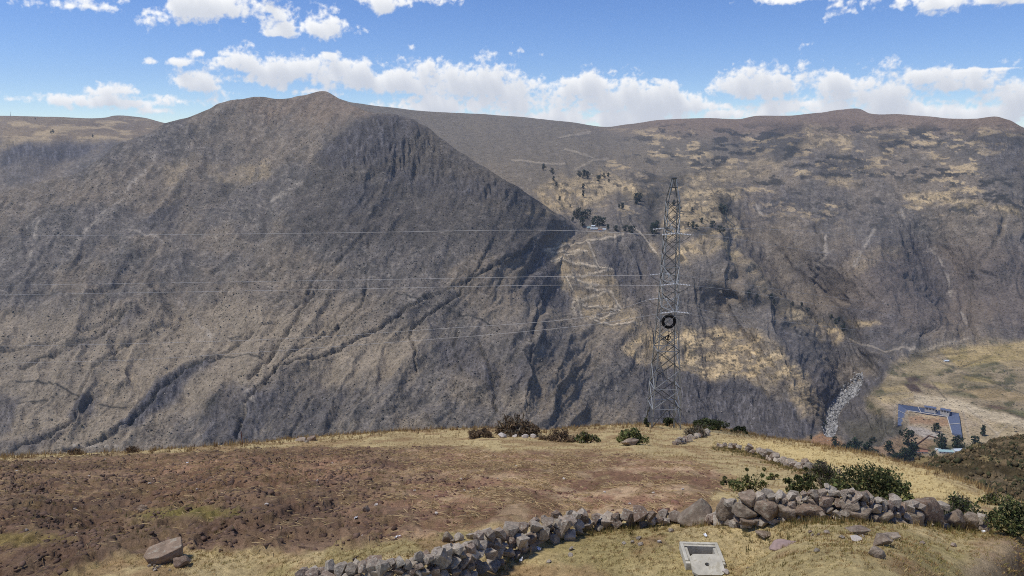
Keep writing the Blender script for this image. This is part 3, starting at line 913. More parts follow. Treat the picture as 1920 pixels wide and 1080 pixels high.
Cs = mixc(Cs, S_RED, .8 * area(jx, jy, [(250, 870), (420, 850), (640, 845), (700, 870), (640, 910), (480, 935), (330, 950), (250, 950), (330, 900)], 40))
Cs = mixc(Cs, S_RED * 1.06, .85 * straw)
Cs = mixc(Cs, S_STRAW, (.25 + .75 * straw) * .62 * smooth(.42, .64, fbm(sh_near.P[..., 0] / .9, sh_near.P[..., 1] / 1.6, 5, 508)))
Cs = mixc(Cs, lin(150, 128, 88, .74), .4 * smooth(.5, .7, fine))
Cs = Cs * (.82 + .40 * smooth(.34, .66, fbm(sh_near.P[..., 0] / 3.4, sh_near.P[..., 1] / 4.2, 4, 509)))[..., None]
Cs = mixc(Cs, lin(146, 138, 76, .78), .7 * area(jx, jy, [(240, 968), (330, 958), (470, 962), (440, 975), (330, 976), (250, 982)], 9))
Cs = mixc(Cs, lin(156, 140, 82, .78), .6 * area(jx, jy, [(0, 1005), (80, 1010), (140, 1022), (60, 1032), (0, 1030)], 9))
Cs = mixc(Cs, S_DARK * .85, .6 * area(jx, jy, [(350, 985), (640, 985), (700, 1005), (520, 1026), (330, 1020)], 14))
C = C * (1 - m_field[..., None]) + Cs * m_field[..., None]
X, Y_ = sh_near.P[..., 0], sh_near.P[..., 1]
Hn = (fbm(X / 5, Y_ / 5, 4, 510) - .5) * .35 + (fine - .5) * .07
clod = smooth(.45, .8, fbm(X / .75, Y_ / .95, 4, 511, ridged=True))
Hn += m_field * (1 - .72 * straw) * clod * .20 + m_field * (fine - .5) * .06
Hn *= smooth(0, 5, PY - rim(PX)) * .8 + .2
# the lawn dips to the foot of the stone walls
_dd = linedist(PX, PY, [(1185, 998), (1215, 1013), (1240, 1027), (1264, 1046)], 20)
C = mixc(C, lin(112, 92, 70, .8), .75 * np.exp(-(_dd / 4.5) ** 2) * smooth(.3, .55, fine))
Hn = Hn - .07 * np.exp(-(_dd / 5) ** 2)
sh_near.displace(Hn)
# the concrete box is let into a level spot of the lawn
BOX = sh_near.at(1316, 1044)
_d = pxdir(1308, 1016)
BOX_RIM = _d.z * (BOX.y + .40) / _d.y
_r = np.hypot(sh_near.P[..., 0] - BOX.x, sh_near.P[..., 1] - BOX.y + .2)
_k = smooth(2.2, .95, _r)
sh_near.P[..., 2] = sh_near.P[..., 2] * (1 - _k) + _k * (BOX_RIM - .10 - .09 * smooth(.3, -.5, sh_near.P[..., 0] - BOX.x))
_in = (np.abs(sh_near.P[..., 0] - BOX.x) < .38) & (np.abs(sh_near.P[..., 1] - BOX.y) < .37)
sh_near.P[..., 2] = np.where(_in, BOX_RIM - .52, sh_near.P[..., 2])
MAT_NEAR = terrain_mat('hillside_ground', [(1.1, .86, 1.14), (5.0, .72, 1.28), (26.0, .66, 1.34)], (30.0, .8, .05))
back = []
z, s = 0, 0
for i in range(14):
    ds = 1.5 * 1.42 ** i
    z += ds * (.47 + .035 * i)
    s += ds
    back.append((s, z))
near_obj = sh_near.build('hillside', C, MAT_NEAR, back)
near_obj['kind'] = 'structure'
near_field = m_field
near_straw = straw
near_terr = m_terr

# --- scrubby shoulder of the hill on the right
h_top = curve([(1690, 878), (1730, 868), (1762, 860), (1800, 851), (1830, 838), (1860, 826), (1920, 816), (2100, 790), (2500, 760)])
h_bot = curve([(1690, 900), (1760, 925), (1850, 965), (1920, 990), (2100, 1010), (2500, 1050)])
h_dep = RBF([(1690, 878, 92), (1760, 861, 105), (1860, 827, 130), (1920, 816, 135), (2100, 790, 130), (2500, 760, 110), (1760, 905, 66), (1850, 940, 52), (1850, 880, 80), (1920, 900, 72), (2100, 900, 64), (1920, 970, 46), (2100, 1000, 42), (2500, 1050, 38), (2500, 900, 60)])
sh_hill = Sheet(np.concatenate([np.arange(1690, 1930, 2.0), np.arange(1930, 2501, 8)]), h_top, h_bot, 110, h_dep)
X, Y_ = sh_hill.P[..., 0], sh_hill.P[..., 1]
n1 = fbm(X / 7, Y_ / 7, 5, 601)
c_ = np.empty(sh_hill.PX.shape + (3,))
c_[:] = lin(130, 114, 88, .75)
c_ = mixc(c_, lin(84, 74, 52, .75), .85 * smooth(.44, .58, n1))
c_ = mixc(c_, lin(186, 166, 118, .78), .5 * smooth(.55, .66, fbm(X / 5, Y_ / 5, 4, 602)))
sh_hill.displace(((n1 - .5) * 3.4 + (fbm(X / 1.6, Y_ / 1.6, 4, 603) - .5) * 1.6) * (.3 + .7 * smooth(0, 8, sh_hill.PY - sh_hill.top[None])))
o = sh_hill.build('hill_shoulder', c_, terrain_mat('scrub_hill', [(.6, .8, 1.2), (2.5, .65, 1.35), (9.0, .7, 1.3)], (6.0, .8, .25)), [(4, 1.6), (15, 9), (50, 40), (120, 110)])
o['kind'] = 'structure'

# ================================================================== builders for things
def mesh_pd(name, verts, faces, mat, parent=None, smooth_=False):
    me = bpy.data.meshes.new(name)
    me.from_pydata([tuple(v) for v in verts], [], faces)
    me.update()
    if smooth_:
        for p in me.polygons:
            p.use_smooth = True
    me.materials.append(mat)
    o = bpy.data.objects.new(name, me)
    COL.objects.link(o)
    if parent is not None:
        o.parent = parent
    return o


def inst(name, me, parent, loc, rot=None, scale=(1, 1, 1)):
    o = bpy.data.objects.new(name, me)
    COL.objects.link(o)
    o.parent = parent
    o.location = loc
    if rot is not None:
        o.rotation_mode = 'QUATERNION'
        o.rotation_quaternion = rot
    o.scale = scale
    return o


def box_vf(cx, cy, cz, sx, sy, sz):
    v = [(cx + a * sx / 2, cy + b_ * sy / 2, cz + c * sz / 2) for c in (-1, 1) for b_ in (-1, 1) for a in (-1, 1)]
    f = [(0, 2, 3, 1), (4, 5, 7, 6), (0, 1, 5, 4), (2, 6, 7, 3), (0, 4, 6, 2), (1, 3, 7, 5)]
    return v, f


def tube_vf(pts, rad, n=6):
    pts = [Vector(p) for p in pts]
    V, Fc = [], []
    if not isinstance(rad, (list, tuple)):
        rad = [rad] * len(pts)
    for i, p in enumerate(pts):
        t = (pts[min(i + 1, len(pts) - 1)] - pts[max(i - 1, 0)]).normalized()
        a = t.orthogonal().normalized() if abs(t.z) > .9 else t.cross(Vector((0, 0, 1))).normalized()
        b_ = t.cross(a)
        for k in range(n):
            th = 2 * math.pi * k / n
            V.append(p + (a * math.cos(th) + b_ * math.sin(th)) * rad[i])
    for i in range(len(pts) - 1):
        for k in range(n):
            Fc.append((i * n + k, i * n + (k + 1) % n, (i + 1) * n + (k + 1) % n, (i + 1) * n + k))
    Fc.append(tuple(range(n))[::-1])
    Fc.append(tuple(range((len(pts) - 1) * n, len(pts) * n)))
    return V, Fc


class MB:
    def __init__(self):
        self.v, self.f = [], []

    def add(self, vf):
        k = len(self.v)
        self.v += list(vf[0])
        self.f += [tuple(i + k for i in q) for q in vf[1]]
        return self

    def build(self, name, mat, parent=None, smooth_=False):
        return mesh_pd(name, self.v, self.f, mat, parent, smooth_)


def mpp(P):
    """metres per photo pixel at a point"""
    return (P.y * math.cos(PITCH) - P.z * math.sin(PITCH)) / F


def on_ray(px, py, Y):
    d_ = pxdir(px, py)
    return d_ * (Y / d_.y)


def ray_z(px, py, z):
    d_ = pxdir(px, py)
    return d_ * (z / d_.z)


FWD = Vector((0, math.cos(PITCH), -math.sin(PITCH)))

# --- stones
M_STONE = simple_mat('field_stone', lin(182, 170, 153, .8), 3.2, .6, 1.32, .95, .12, bump=.08, objrand=.26, huerand=lin(152, 130, 112, .74), lichen=lin(196, 192, 176, .8))
M_BOULDER = simple_mat('lichened_boulder', lin(168, 152, 133, .78), 3.4, .5, 1.34, .95, .1, bump=.12, objrand=.14, huerand=lin(152, 128, 108, .76), lichen=lin(178, 170, 150, .78))
M_PALE = simple_mat('bleached_stone', lin(206, 196, 184, .85), 3.0, .75, 1.15, .95, .1, bump=.04)


def hull_mesh(name, seed, n, mat, flat=1.0, box=.55):
    r = random.Random(seed)
    bm = bmesh.new()
    for i in range(n):
        v = Vector((r.gauss(0, 1), r.gauss(0, 1), r.gauss(0, 1))).normalized()
        m = max(abs(v.x), abs(v.y), abs(v.z))
        v = v * (1 - box) + v / m * box
        v *= r.uniform(.84, 1.05) * .5
        v.z *= flat
        bm.verts.new(v)
    bmesh.ops.convex_hull(bm, input=bm.verts)
    bmesh.ops.delete(bm, geom=[v for v in bm.verts if not v.link_faces], context='VERTS')
    me = bpy.data.meshes.new(name)
    bm.to_mesh(me)
    bm.free()
    for p in me.polygons:
        p.use_smooth = True
    me.set_sharp_from_angle(angle=math.radians(20))
    me.materials.append(mat)
    return me


STONES = [hull_mesh('stone', 100 + i, 14, M_STONE, 1.0, .35 + .4 * (i % 3) / 2) for i in range(14)]


def boulder_mesh(name, seed, mat, box=.5, sub=2):
    """a larger rock: cut hull, bevelled and roughened"""
    r = random.Random(seed)
    me0 = hull_mesh(name, seed, 15, mat, 1.0, box)
    bm = bmesh.new()
    bm.from_mesh(me0)
    bmesh.ops.bevel(bm, geom=list(bm.edges), offset=.028, segments=1, affect='EDGES')
    bmesh.ops.triangulate(bm, faces=list(bm.faces))
    for i in range(sub):
        bmesh.ops.subdivide_edges(bm, edges=[e for e in bm.edges if e.calc_length() > .16], cuts=1)
        bmesh.ops.triangulate(bm, faces=list(bm.faces))
    co = np.array([v.co for v in bm.verts])
    nn = fbm(co[:, 0] * 5 + seed, co[:, 1] * 5 + co[:, 2] * 4, 4, seed) - .5
    bm.normal_update()
    for v, d_ in zip(bm.verts, nn):
        v.co += v.normal * d_ * .11
    bm.to_mesh(me0)
    bm.free()
    for p in me0.polygons:
        p.use_smooth = True
    me0.set_sharp_from_angle(angle=math.radians(38))
    return me0


def cut_rock(name, pts, mat, seed):
    bm = bmesh.new()
    for p in pts:
        bm.verts.new(p)
    bmesh.ops.convex_hull(bm, input=bm.verts)
    bmesh.ops.delete(bm, geom=[v for v in bm.verts if not v.link_faces], context='VERTS')
    bmesh.ops.bevel(bm, geom=list(bm.edges), offset=.02, segments=1, affect='EDGES')
    bmesh.ops.triangulate(bm, faces=list(bm.faces))
    for i in range(3):
        bmesh.ops.subdivide_edges(bm, edges=[e for e in bm.edges if e.calc_length() > .1], cuts=1)
        bmesh.ops.triangulate(bm, faces=list(bm.faces))
    co = np.array([v.co for v in bm.verts])
    nn = fbm(co[:, 0] * 6 + seed, co[:, 1] * 6 + co[:, 2] * 5, 4, seed) - .5
    bm.normal_update()
    for v, d_ in zip(bm.verts, nn):
        v.co += v.normal * d_ * .035
    me = bpy.data.meshes.new(name)
    bm.to_mesh(me)
    bm.free()
    for p in me.polygons:
        p.use_smooth = True
    me.set_sharp_from_angle(angle=math.radians(24))
    me.materials.append(mat)
    return me


def rquat(r, full=True):
    if full:
        return Quaternion((r.gauss(0, 1), r.gauss(0, 1), r.gauss(0, 1), r.gauss(0, 1))).normalized()
    return Quaternion((0, 0, 1), r.uniform(0, 6.28)) @ Quaternion((1, 0, 0), r.gauss(0, .18)) @ Quaternion((0, 1, 0), r.gauss(0, .18))


# ================================================================== dry-stone walls
def wall_base(line, px):
    xs, ys = zip(*line)
    return sh_near.at(px, float(np.interp(px, xs, ys)))


def stone_on_face(parent, base_line, px, py, w, h, r, back=0.0, me=None, keepflat=False):
    B = wall_base(base_line, px)
    d_ = pxdir(px, py)
    P = d_ * ((B.y + back) / d_.y)
    # lean: stones higher up sit a little further back
    P = d_ * ((B.y + back + max(0, P.z - B.z) * .22) / d_.y)
    k = mpp(P)
    W, Hh = w * k, h * k
    if me is None:
        me = r.choice(STONES)
    tilt = Quaternion((0, 1, 0), r.gauss(0, .25)) @ Quaternion((0, 0, 1), r.choice((0, math.pi)) + r.gauss(0, .3))
    dep_ = min(max(W, Hh), 1.3 * min(W, Hh)) * r.uniform(.9, 1.2)
    kk = 1.22 if me in BIG else 1.12
    o = inst('stone', me, parent, P - Vector(parent.location) + Vector((0, dep_ * .3, 0)), tilt, (W * kk, dep_, Hh * kk))
    return P


r_ = random.Random(21)
BIG = [boulder_mesh('boulder', 300 + i, M_BOULDER, .6 + .1 * (i % 3)) for i in range(5)]
L_TOP = [(560, 1078), (612, 1066), (650, 1066), (700, 1058), (760, 1050), (810, 1040), (850, 1031), (880, 1021), (905, 1006), (940, 997), (980, 986), (1010, 979), (1050, 969), (1085, 966), (1110, 973), (1150, 969), (1190, 966), (1230, 967), (1275, 966)]
L_BOT = [(560, 1112), (612, 1110), (700, 1112), (800, 1106), (880, 1092), (920, 1072), (960, 1051), (1000, 1031), (1040, 1016), (1070, 1009), (1100, 996), (1150, 990), (1200, 988), (1275, 982)]
wl = empty('dry_stone_wall', sh_near.at(930, 1068), 'long tumbled dry-stone wall of rounded field stones along the foot of the ploughed field', 'stone wall')
cand = []
for layer, back, mind in ((0, 0.0, 15.5), (1, .24, 17.5)):
    kept = []
    tries = 0
    while tries < 5200:
        tries += 1
        px = r_.uniform(565, 1272)
        t = float(np.interp(px, *zip(*L_TOP))) + 4
        b_ = float(np.interp(px, *zip(*L_BOT)))
        if layer:
            t -= 3
            b_ -= 8
        if b_ <= t:
            continue
        py = r_.uniform(t, b_)
        if all((px - q[0]) ** 2 + ((py - q[1]) * 1.12) ** 2 > (mind * q[2]) ** 2 for q in kept):
            kept.append((px, py, r_.uniform(.8, 1.2)))
    for (px, py, s) in kept:
        sz = mind * s * r_.uniform(1.12, 1.42)
        stone_on_face(wl, L_BOT, px, py, sz * r_.uniform(.95, 1.25), sz * r_.uniform(.8, 1.05), r_, back)
for (px, py, w, h) in [(1057, 992, 27, 36), (1200, 966, 26, 24), (1181, 968, 22, 24), (1222, 971, 22, 16), (822, 1046, 26, 26), (889, 1046, 19, 26), (716, 1070, 26, 28), (1018, 1005, 22, 28), (975, 1020, 26, 30)]:
    stone_on_face(wl, L_BOT, px, py, w, h, r_, -.1)

R_BASE = [(1250, 978), (1330, 986), (1400, 988), (1480, 980), (1560, 976), (1640, 980), (1700, 987), (1780, 997), (1860, 1002)]
R_STONES = [(1365, 963, 30, 37), (1400, 963, 42, 27), (1442, 960, 47, 38), (1408, 940, 32, 26), (1372, 945, 24, 14), (1390, 945, 14, 14), (1427, 933, 19, 16), (1439, 930, 21, 17), (1427, 948, 9, 18), (1437, 944, 12, 15),
            (1448, 936, 15, 14), (1456, 936, 14, 16), (1465, 931, 18, 16), (1472, 943, 12, 21), (1486, 934, 20, 17), (1488, 948, 23, 15), (1482, 962, 36, 30), (1500, 939, 13, 10), (1512, 938, 17, 15), (1508, 928, 14, 11), (1520, 927, 13, 11),
            (1523, 958, 49, 28), (1530, 931, 22, 19), (1551, 940, 26, 21), (1556, 958, 18, 17), (1545, 924, 15, 12), (1553, 914, 13, 10), (1407, 980, 34, 12), (1385, 978, 18, 11), (1520, 942, 21, 11), (1340, 975, 22, 14),
            (1571, 968, 19, 17), (1574, 946, 14, 17), (1560, 923, 21, 17), (1574, 929, 14, 13), (1583, 930, 10, 17), (1589, 925, 8, 8), (1598, 924, 9, 8), (1593, 931, 11, 9), (1596, 949, 32, 25), (1608, 935, 19, 23), (1624, 934, 18, 19), (1622, 947, 15, 11),
            (1619, 956, 17, 10), (1615, 967, 42, 23), (1636, 936, 10, 9), (1635, 943, 9, 8), (1642, 956, 26, 21), (1650, 942, 18, 15), (1660, 946, 12, 14), (1658, 956, 13, 14), (1657, 973, 40, 20), (1669, 963, 14, 14), (1671, 950, 13, 18), (1681, 943, 20, 23),
            (1684, 970, 15, 15), (1694, 957, 16, 25), (1709, 957, 20, 16), (1715, 948, 24, 12), (1770, 951, 26, 14), (1846, 976, 18, 22), (1847, 994, 15, 11), (1750, 986, 18, 10), (1690, 982, 22, 10), (1730, 954, 16, 12), (1705, 972, 16, 14), (1640, 974, 16, 12), (1588, 966, 20, 16), (1545, 968, 18, 14)]
wr = empty('dry_stone_wall', sh_near.at(1560, 976), 'dry-stone wall with large boulders in its foot in front of dark green bushes', 'stone wall')
for (px, py, w, h) in R_STONES:
    stone_on_face(wr, R_BASE, px, py, w, h, r_, 0, BIG[r_.randrange(5)] if w > 29 else None)
for (px, py, w, h) in R_STONES:       # the wall's second skin, seen through the gaps
    if w < 30 and py > 928:
        stone_on_face(wr, R_BASE, px + r_.uniform(-7, 7), py + r_.uniform(1, 9), w * 1.35, h * 1.35, r_, .26)
for px in range(1335, 1850, 17):     # footing stones
    b_ = float(np.interp(px, *zip(*R_BASE)))
    stone_on_face(wr, R_BASE, px + r_.uniform(-5, 5), b_ - r_.uniform(1, 7), r_.uniform(18, 28), r_.uniform(13, 20), r_, .08)
    stone_on_face(wr, R_BASE, px + r_.uniform(-5, 5), b_ - r_.uniform(11, 19), r_.uniform(18, 26), r_.uniform(15, 20), r_, .3)
for (px, py, w, h, i) in [(1750, 966, 60, 42, 0), (1795, 979, 38, 35, 1), (1825, 981, 28, 27, 2), (1716, 977, 44, 26, 3)]:
    stone_on_face(wr, R_BASE, px, py, w, h, r_, -.05, BIG[i])

wo_ = empty('ruined_wall', sh_near.at(1430, 856), 'low ruined line of grey stones beside the straw-coloured terrace', 'stone wall')
O_BASE = [(1340, 836), (1380, 843), (1420, 853), (1460, 871), (1500, 884), (1530, 890)]
for i in range(64):
    u = r_.random() ** .8
    px = 1346 + u * 175
    b_ = float(np.interp(px, *zip(*O_BASE)))
    hgt = 6 + 14 * u
    gap = .45 + .55 * math.sin(px * .13) ** 2
    if r_.random() > gap + .25:
        continue
    sz = r_.uniform(7, 12) * (.75 + .5 * u)
    stone_on_face(wo_, O_BASE, px, b_ - r_.uniform(0, hgt), sz * 1.2, sz, r_, r_.uniform(-.2, .4))
wp = empty('ruined_wall', sh_near.at(1300, 822), 'small heap of fallen wall stones beside the dry grey bush near the pylon', 'stone wall')
P_BASE = [(1255, 835), (1290, 828), (1330, 816)]
for i in range(30):
    px = r_.uniform(1262, 1328)
    b_ = float(np.interp(px, *zip(*P_BASE)))
    sz = r_.uniform(5, 10)
    stone_on_face(wp, P_BASE, px, b_ - r_.uniform(-2, 7), sz * 1.3, sz, r_, r_.uniform(-.5, .8))


# --- loose rocks
def ground_rock(px, py, w, h, label, cat='rock', group=None, me=None, flat=False, sink=.22, name='rock'):
    """px,py: middle of its foot"""
    B = sh_near.at(px, py)
    k = mpp(B)
    W, Hh = w * k, h * k
    me = me or r_.choice(STONES)
    o = bpy.data.objects.new(name, me)
    COL.objects.link(o)
    D_ = W * r_.uniform(.75, 1.0)
    o.scale = (W * 1.08, D_, Hh * (1.15 if not flat else .8))
    o.location = B + Vector((0, D_ * .25, Hh * (.5 - sink)))
    o.rotation_euler = (r_.gauss(0, .1) - .16, r_.gauss(0, .12), r_.choice((0, math.pi)) + r_.gauss(0, .3))
    return tag(o, label, cat, group)


M_TANROCK = simple_mat('tan_sandstone', lin(170, 148, 126, .78), 3.6, .5, 1.3, .95, .1, bump=.12, lichen=lin(188, 180, 160, .78))
ground_rock(303, 1050, 64, 33, 'broad flat-topped tan boulder at the edge of the ploughed field', 'boulder', me=cut_rock('boulder', [(-.5, -.2, .42), (-.46, .35, .5), (.1, .45, .52), (.42, .3, .5), (.5, -.05, .3), (.34, -.4, .25), (-.1, -.46, .18), (-.34, -.38, -.3), (.0, -.4, -.42), (.3, -.3, -.4), (.45, .0, -.3), (.3, .4, -.5), (-.35, .4, -.5), (-.48, 0, .1), (.2, -.44, .0)], M_TANROCK, 41), name='boulder')
ground_rock(338, 1057, 31, 22, 'small brown rock leaning against the broad tan boulder', me=boulder_mesh('rock', 42, M_BOULDER, .6))
ground_rock(266, 963, 18, 17, 'rounded tan rock standing alone on the grassy strip in the ploughed field', me=boulder_mesh('rock', 43, M_TANROCK, .3, 1))
ground_rock(686, 973, 14, 13, 'small pale squarish stone lying among the brown clods', me=hull_mesh('rock', 44, 20, M_TANROCK, 1, .7))
ground_rock(838, 1013, 27, 23, 'round brown rock on the grass above the long tumbled wall', me=boulder_mesh('rock', 45, M_BOULDER, .25, 1))
B = sh_near.at(1308, 984)
o = bpy.data.objects.new('boulder', cut_rock('boulder', [(-.47, -.05, -.02), (-.40, .3, 0), (.08, -.02, .52), (.17, .22, .52), (.40, .02, .30), (.44, .32, .22), (.38, -.1, -.12), (.02, -.36, -.1), (.22, -.24, .14), (-.22, -.2, -.1), (.3, .4, -.15), (-.2, .42, -.15)], M_BOULDER, 46))
COL.objects.link(o)
o.location = B + Vector((0, .18, .0))
tag(o, 'large tilted wedge-shaped boulder standing between the two stone walls', 'boulder')
ground_rock(1480, 1014, 60, 26, 'flat pinkish rock slab lying on the grass before the boulder wall', 'rock slab', me=boulder_mesh('rock_slab', 47, simple_mat('pink_slab', lin(176, 152, 142, .8), 2.5, .7, 1.2, .95, .1, bump=.05), .7), flat=True, name='rock_slab')
ground_rock(1436, 988, 34, 12, 'grey half-buried rock between the pinkish slab and the boulder wall', me=BIG[2], flat=True)
ground_rock(1614, 1006, 46, 16, 'long brown rock slanting down from the boulder wall', me=BIG[1], flat=True)
ground_rock(1655, 1031, 38, 24, 'blocky brown rock in the short grass beside a split rock', me=BIG[4])
ground_rock(1646, 1050, 28, 21, 'dark-edged split rock lowest in the row of rocks on the grass', me=BIG[3])
ground_rock(1671, 1012, 40, 14, 'pitted grey flat rock in the grass before the boulder wall', me=BIG[0], flat=True)
ground_rock(1608, 1018, 22, 9, 'pale thin rock flake in the grass beside the long brown rock', me=hull_mesh('rock', 48, 18, M_PALE, 1, .5), flat=True)
ground_rock(1184, 838, 34, 14, 'grey-brown boulder at the foot of the round green bush', 'boulder', me=BIG[1], name='boulder')
ground_rock(1400, 1027, 32, 8, 'broad pale flat stone on the grass right of the concrete box', me=hull_mesh('rock', 49, 22, M_PALE, 1, .4), flat=True)
ground_rock(1364, 1036, 15, 9, 'small white stone beside the concrete box', me=hull_mesh('rock', 50, 20, M_PALE, 1, .3))
ground_rock(1385, 1040, 16, 8, 'small purplish stone next to the white stone by the concrete box', me=STONES[4])
ground_rock(1236, 1029, 8, 6, 'tiny white stone at the end of the shallow ditch', me=hull_mesh('rock', 51, 20, M_PALE, 1, .3))
for (px, py, w, h) in [(942, 822, 17, 9), (985, 823, 14, 8), (965, 821, 10, 6), (1000, 822, 12, 8)]:
    ground_rock(px, py, w, h, 'whitish stone in the row under the big dry bush', group='white stones under the dry bush', me=hull_mesh('rock', int(px), 20, M_PALE, 1, .4))
for (px, py, w, h) in [(562, 829, 20, 8), (583, 826, 16, 10), (575, 830, 9, 5)]:
    ground_rock(px, py, w, h, 'grey-brown rock on the grassy rim behind the field', group='rocks on the grassy rim')
for (px, py, w, h) in [(860, 1011, 20, 15), (882, 1008, 18, 13), (905, 1004, 14, 9), (848, 1014, 10, 8), (895, 1000, 11, 8), (915, 998, 12, 8)]:
    ground_rock(px, py, w, h, 'small grey rock in the cluster above the long tumbled wall', group='rock cluster above the wall')
for i in range(9):
    ground_rock(276 + r_.uniform(0, 48), 1060 + r_.uniform(-4, 8), r_.uniform(5, 8), r_.uniform(4, 6), 'pebble at the foot of the broad tan boulder', 'pebble', 'pebbles under the tan boulder', name='pebble')
for i in range(26):
    px = r_.uniform(980, 1820)
    py = float(np.interp(px, [980, 1100, 1300, 1500, 1820], [1050, 1010, 1000, 992, 1012])) + abs(r_.gauss(0, 16))
    if 1260 < px < 1370 and py > 1005:
        continue
    ground_rock(px, py, r_.uniform(6, 13), r_.uniform(4, 8), 'loose stone scattered in the short grass below the walls', 'stone', 'loose stones below the walls', name='loose_stone')
for i in range(44):
    px, py = r_.uniform(10, 1340), r_.uniform(862, 1020)
    if py > np.interp(px, [0, 250, 640, 900, 1340], [1060, 1035, 1015, 985, 945]):
        continue
    ground_rock(px, py, r_.uniform(5, 9) * (.5 + .5 * (py - 840) / 150), r_.uniform(4, 6) * (.5 + .5 * (py - 840) / 150), 'small pale stone lying on the bare ploughed soil', 'stone', 'pale stones on the ploughed soil', me=hull_mesh('field_stone', 900 + i % 4, 16, M_PALE, 1, .4) if i < 4 else bpy.data.objects['field_stone' if i % 2 else 'field_stone.001'].data, name='field_stone')

# --- litter
M_PLASTIC = simple_mat('white_plastic', (.8, .82, .84), 6, .85, 1.1, .5, .4)
for (px, py, w) in [(668, 985, 9), (746, 1006, 11), (804, 1036, 7), (701, 1052, 7), (352, 878, 8), (150, 1034, 7), (1010, 1028, 10), (978, 1048, 9), (1845, 1002, 11), (1323, 1009, 8)]:
    B = sh_near.at(px, py)
    k = mpp(B)
    n = 5
    V = [((i - 2) * w * k / 4, (j - 1) * w * k * .28, r_.uniform(.0, .05) + .015) for j in range(3) for i in range(n)]
    fc = [(j * n + i, j * n + i + 1, (j + 1) * n + i + 1, (j + 1) * n + i) for j in range(2) for i in range(n - 1)]
    o = mesh_pd('litter', V, fc, M_PLASTIC)
    so = o.modifiers.new('thickness', 'SOLIDIFY')
    so.thickness = .008
    o.location = B
    o.rotation_euler = (-.3, r_.uniform(-.4, .4), r_.uniform(0, 3))
    tag(o, 'crumpled scrap of white plastic litter on the ground', 'litter', 'white litter on the ground')

# ================================================================== scattered ground cover
def sample_sheet(s, n, weight, rg):
    P = s.P
    a = np.linalg.norm(np.cross(P[1:, :-1] - P[:-1, :-1], P[:-1, 1:] - P[:-1, :-1]), axis=2)
    w = a * weight[:-1, :-1]
    w[:, (s.pxs[:-1] < -60) | (s.pxs[:-1] > 1980)] = 0
    cdf = np.cumsum(w.ravel())
    k = np.searchsorted(cdf, rg.random(n) * cdf[-1])
    j, i = np.unravel_index(np.minimum(k, w.size - 1), w.shape)
    u, v = rg.random(n)[:, None], rg.random(n)[:, None]
    Q = (P[j, i] * (1 - u) + P[j, i + 1] * u) * (1 - v) + (P[j + 1, i] * (1 - u) + P[j + 1, i + 1] * u) * v
    return Q, j, i


def scatter(name, bV, bF, Q, sc, rot, col, mat, smooth_=False, kind='stuff', label=None):
    bV = np.asarray(bV, float)
    bF = np.asarray(bF)
    n = len(Q)
    c, s = np.cos(rot)[:, None], np.sin(rot)[:, None]
    S = bV[None] * sc[:, None, :]
    X = S[..., 0] * c - S[..., 1] * s
    Yy = S[..., 0] * s + S[..., 1] * c
    V = np.stack([X, Yy, S[..., 2]], -1) + Q[:, None, :]
    Fc = (bF[None] + (np.arange(n) * len(bV))[:, None, None]).reshape(-1, bF.shape[1])
    Cc = np.repeat(col[:, None], len(bV), 1).reshape(-1, 3)
    o = mesh_np(name, V.reshape(-1, 3), Fc, mat, Cc, smooth_)
    if kind:
        o['kind'] = kind
    if label:
        tag(o, label[0], label[1])
    return o


def ico(seed, rough=.25, flat=.7):
    bm = bmesh.new()
    bmesh.ops.create_icosphere(bm, subdivisions=1, radius=.5)
    r = random.Random(seed)
    V = []
    for v in bm.verts:
        q = v.co * r.uniform(1 - rough, 1 + rough)
        V.append((q.x, q.y, q.z * flat))
    Fc = [[v.index for v in f.verts] for f in bm.faces]
    bm.free()
    return np.array(V), np.array(Fc)


OCTA_V = np.array([(.5, 0, .1), (0, .5, .05), (-.5, 0, .1), (0, -.5, .05), (.05, .05, .62), (0, 0, -.3)])
OCTA_F = np.array([(0, 1, 4), (1, 2, 4), (2, 3, 4), (3, 0, 4), (1, 0, 5), (2, 1, 5), (3, 2, 5), (0, 3, 5)])
rg = np.random.default_rng(77)
M_ATTR = attr_mat('scrub_cover', .4, .7, 1.3)
M_SOIL = attr_mat('soil_clod', 9.0, .6, 1.35)
M_STRAW = attr_mat('dry_grass', 5.0, .8, 1.2, transl=.25)

# scrub dotting the far slopes
for nm, s, n in (('scrub', sh_mas, 13000), ('scrub', sh_far, 15000)):
    w = np.clip(fbm(s.PX / 60, s.PY / 40, 3, 700 + n % 7) * 2.2 - .5, .05, 2) * (s.PY < 860)
    w = w * np.clip((s.PY - s.top[None]) / 30, .1, 1)
    Q, j, i = sample_sheet(s, n, w, rg)
    sz = rg.gamma(3.0, .52, n) + .7
    sc = np.stack([sz, sz, sz * rg.uniform(.5, .9, n)], 1)
    base = np.where((rg.random(n) < .16)[:, None], C_PALE * .7, np.where((rg.random(n) < .35)[:, None], C_DARK * 1.1, lin(108, 102, 84, .8)))
    scatter(nm, OCTA_V, OCTA_F, Q, sc, rg.uniform(0, 6.28, n), base * rg.uniform(.7, 1.3, n)[:, None], M_ATTR, label=('low dark scrub and rocks dotting the mountain slopes', 'scrub'))

# boulders in the river bed
w = np.exp(-(linedist(sh_far.PX, sh_far.PY, RIVER, 20) / 8) ** 2) * (linedist(sh_far.PX, sh_far.PY, RIVER, 20) < 14)
Q, j, i = sample_sheet(sh_far, 1600, w, rg)
sz = rg.gamma(3, 1.1, 1600) + 1
scatter('river_boulders', OCTA_V, OCTA_F, Q, np.stack([sz, sz, sz], 1), rg.uniform(0, 6.28, 1600), lin(190, 188, 184, .8)[None] * rg.uniform(.4, 1.05, 1600)[:, None], M_ATTR, label=('pale boulders filling the river bed in the gorge', 'boulders'))

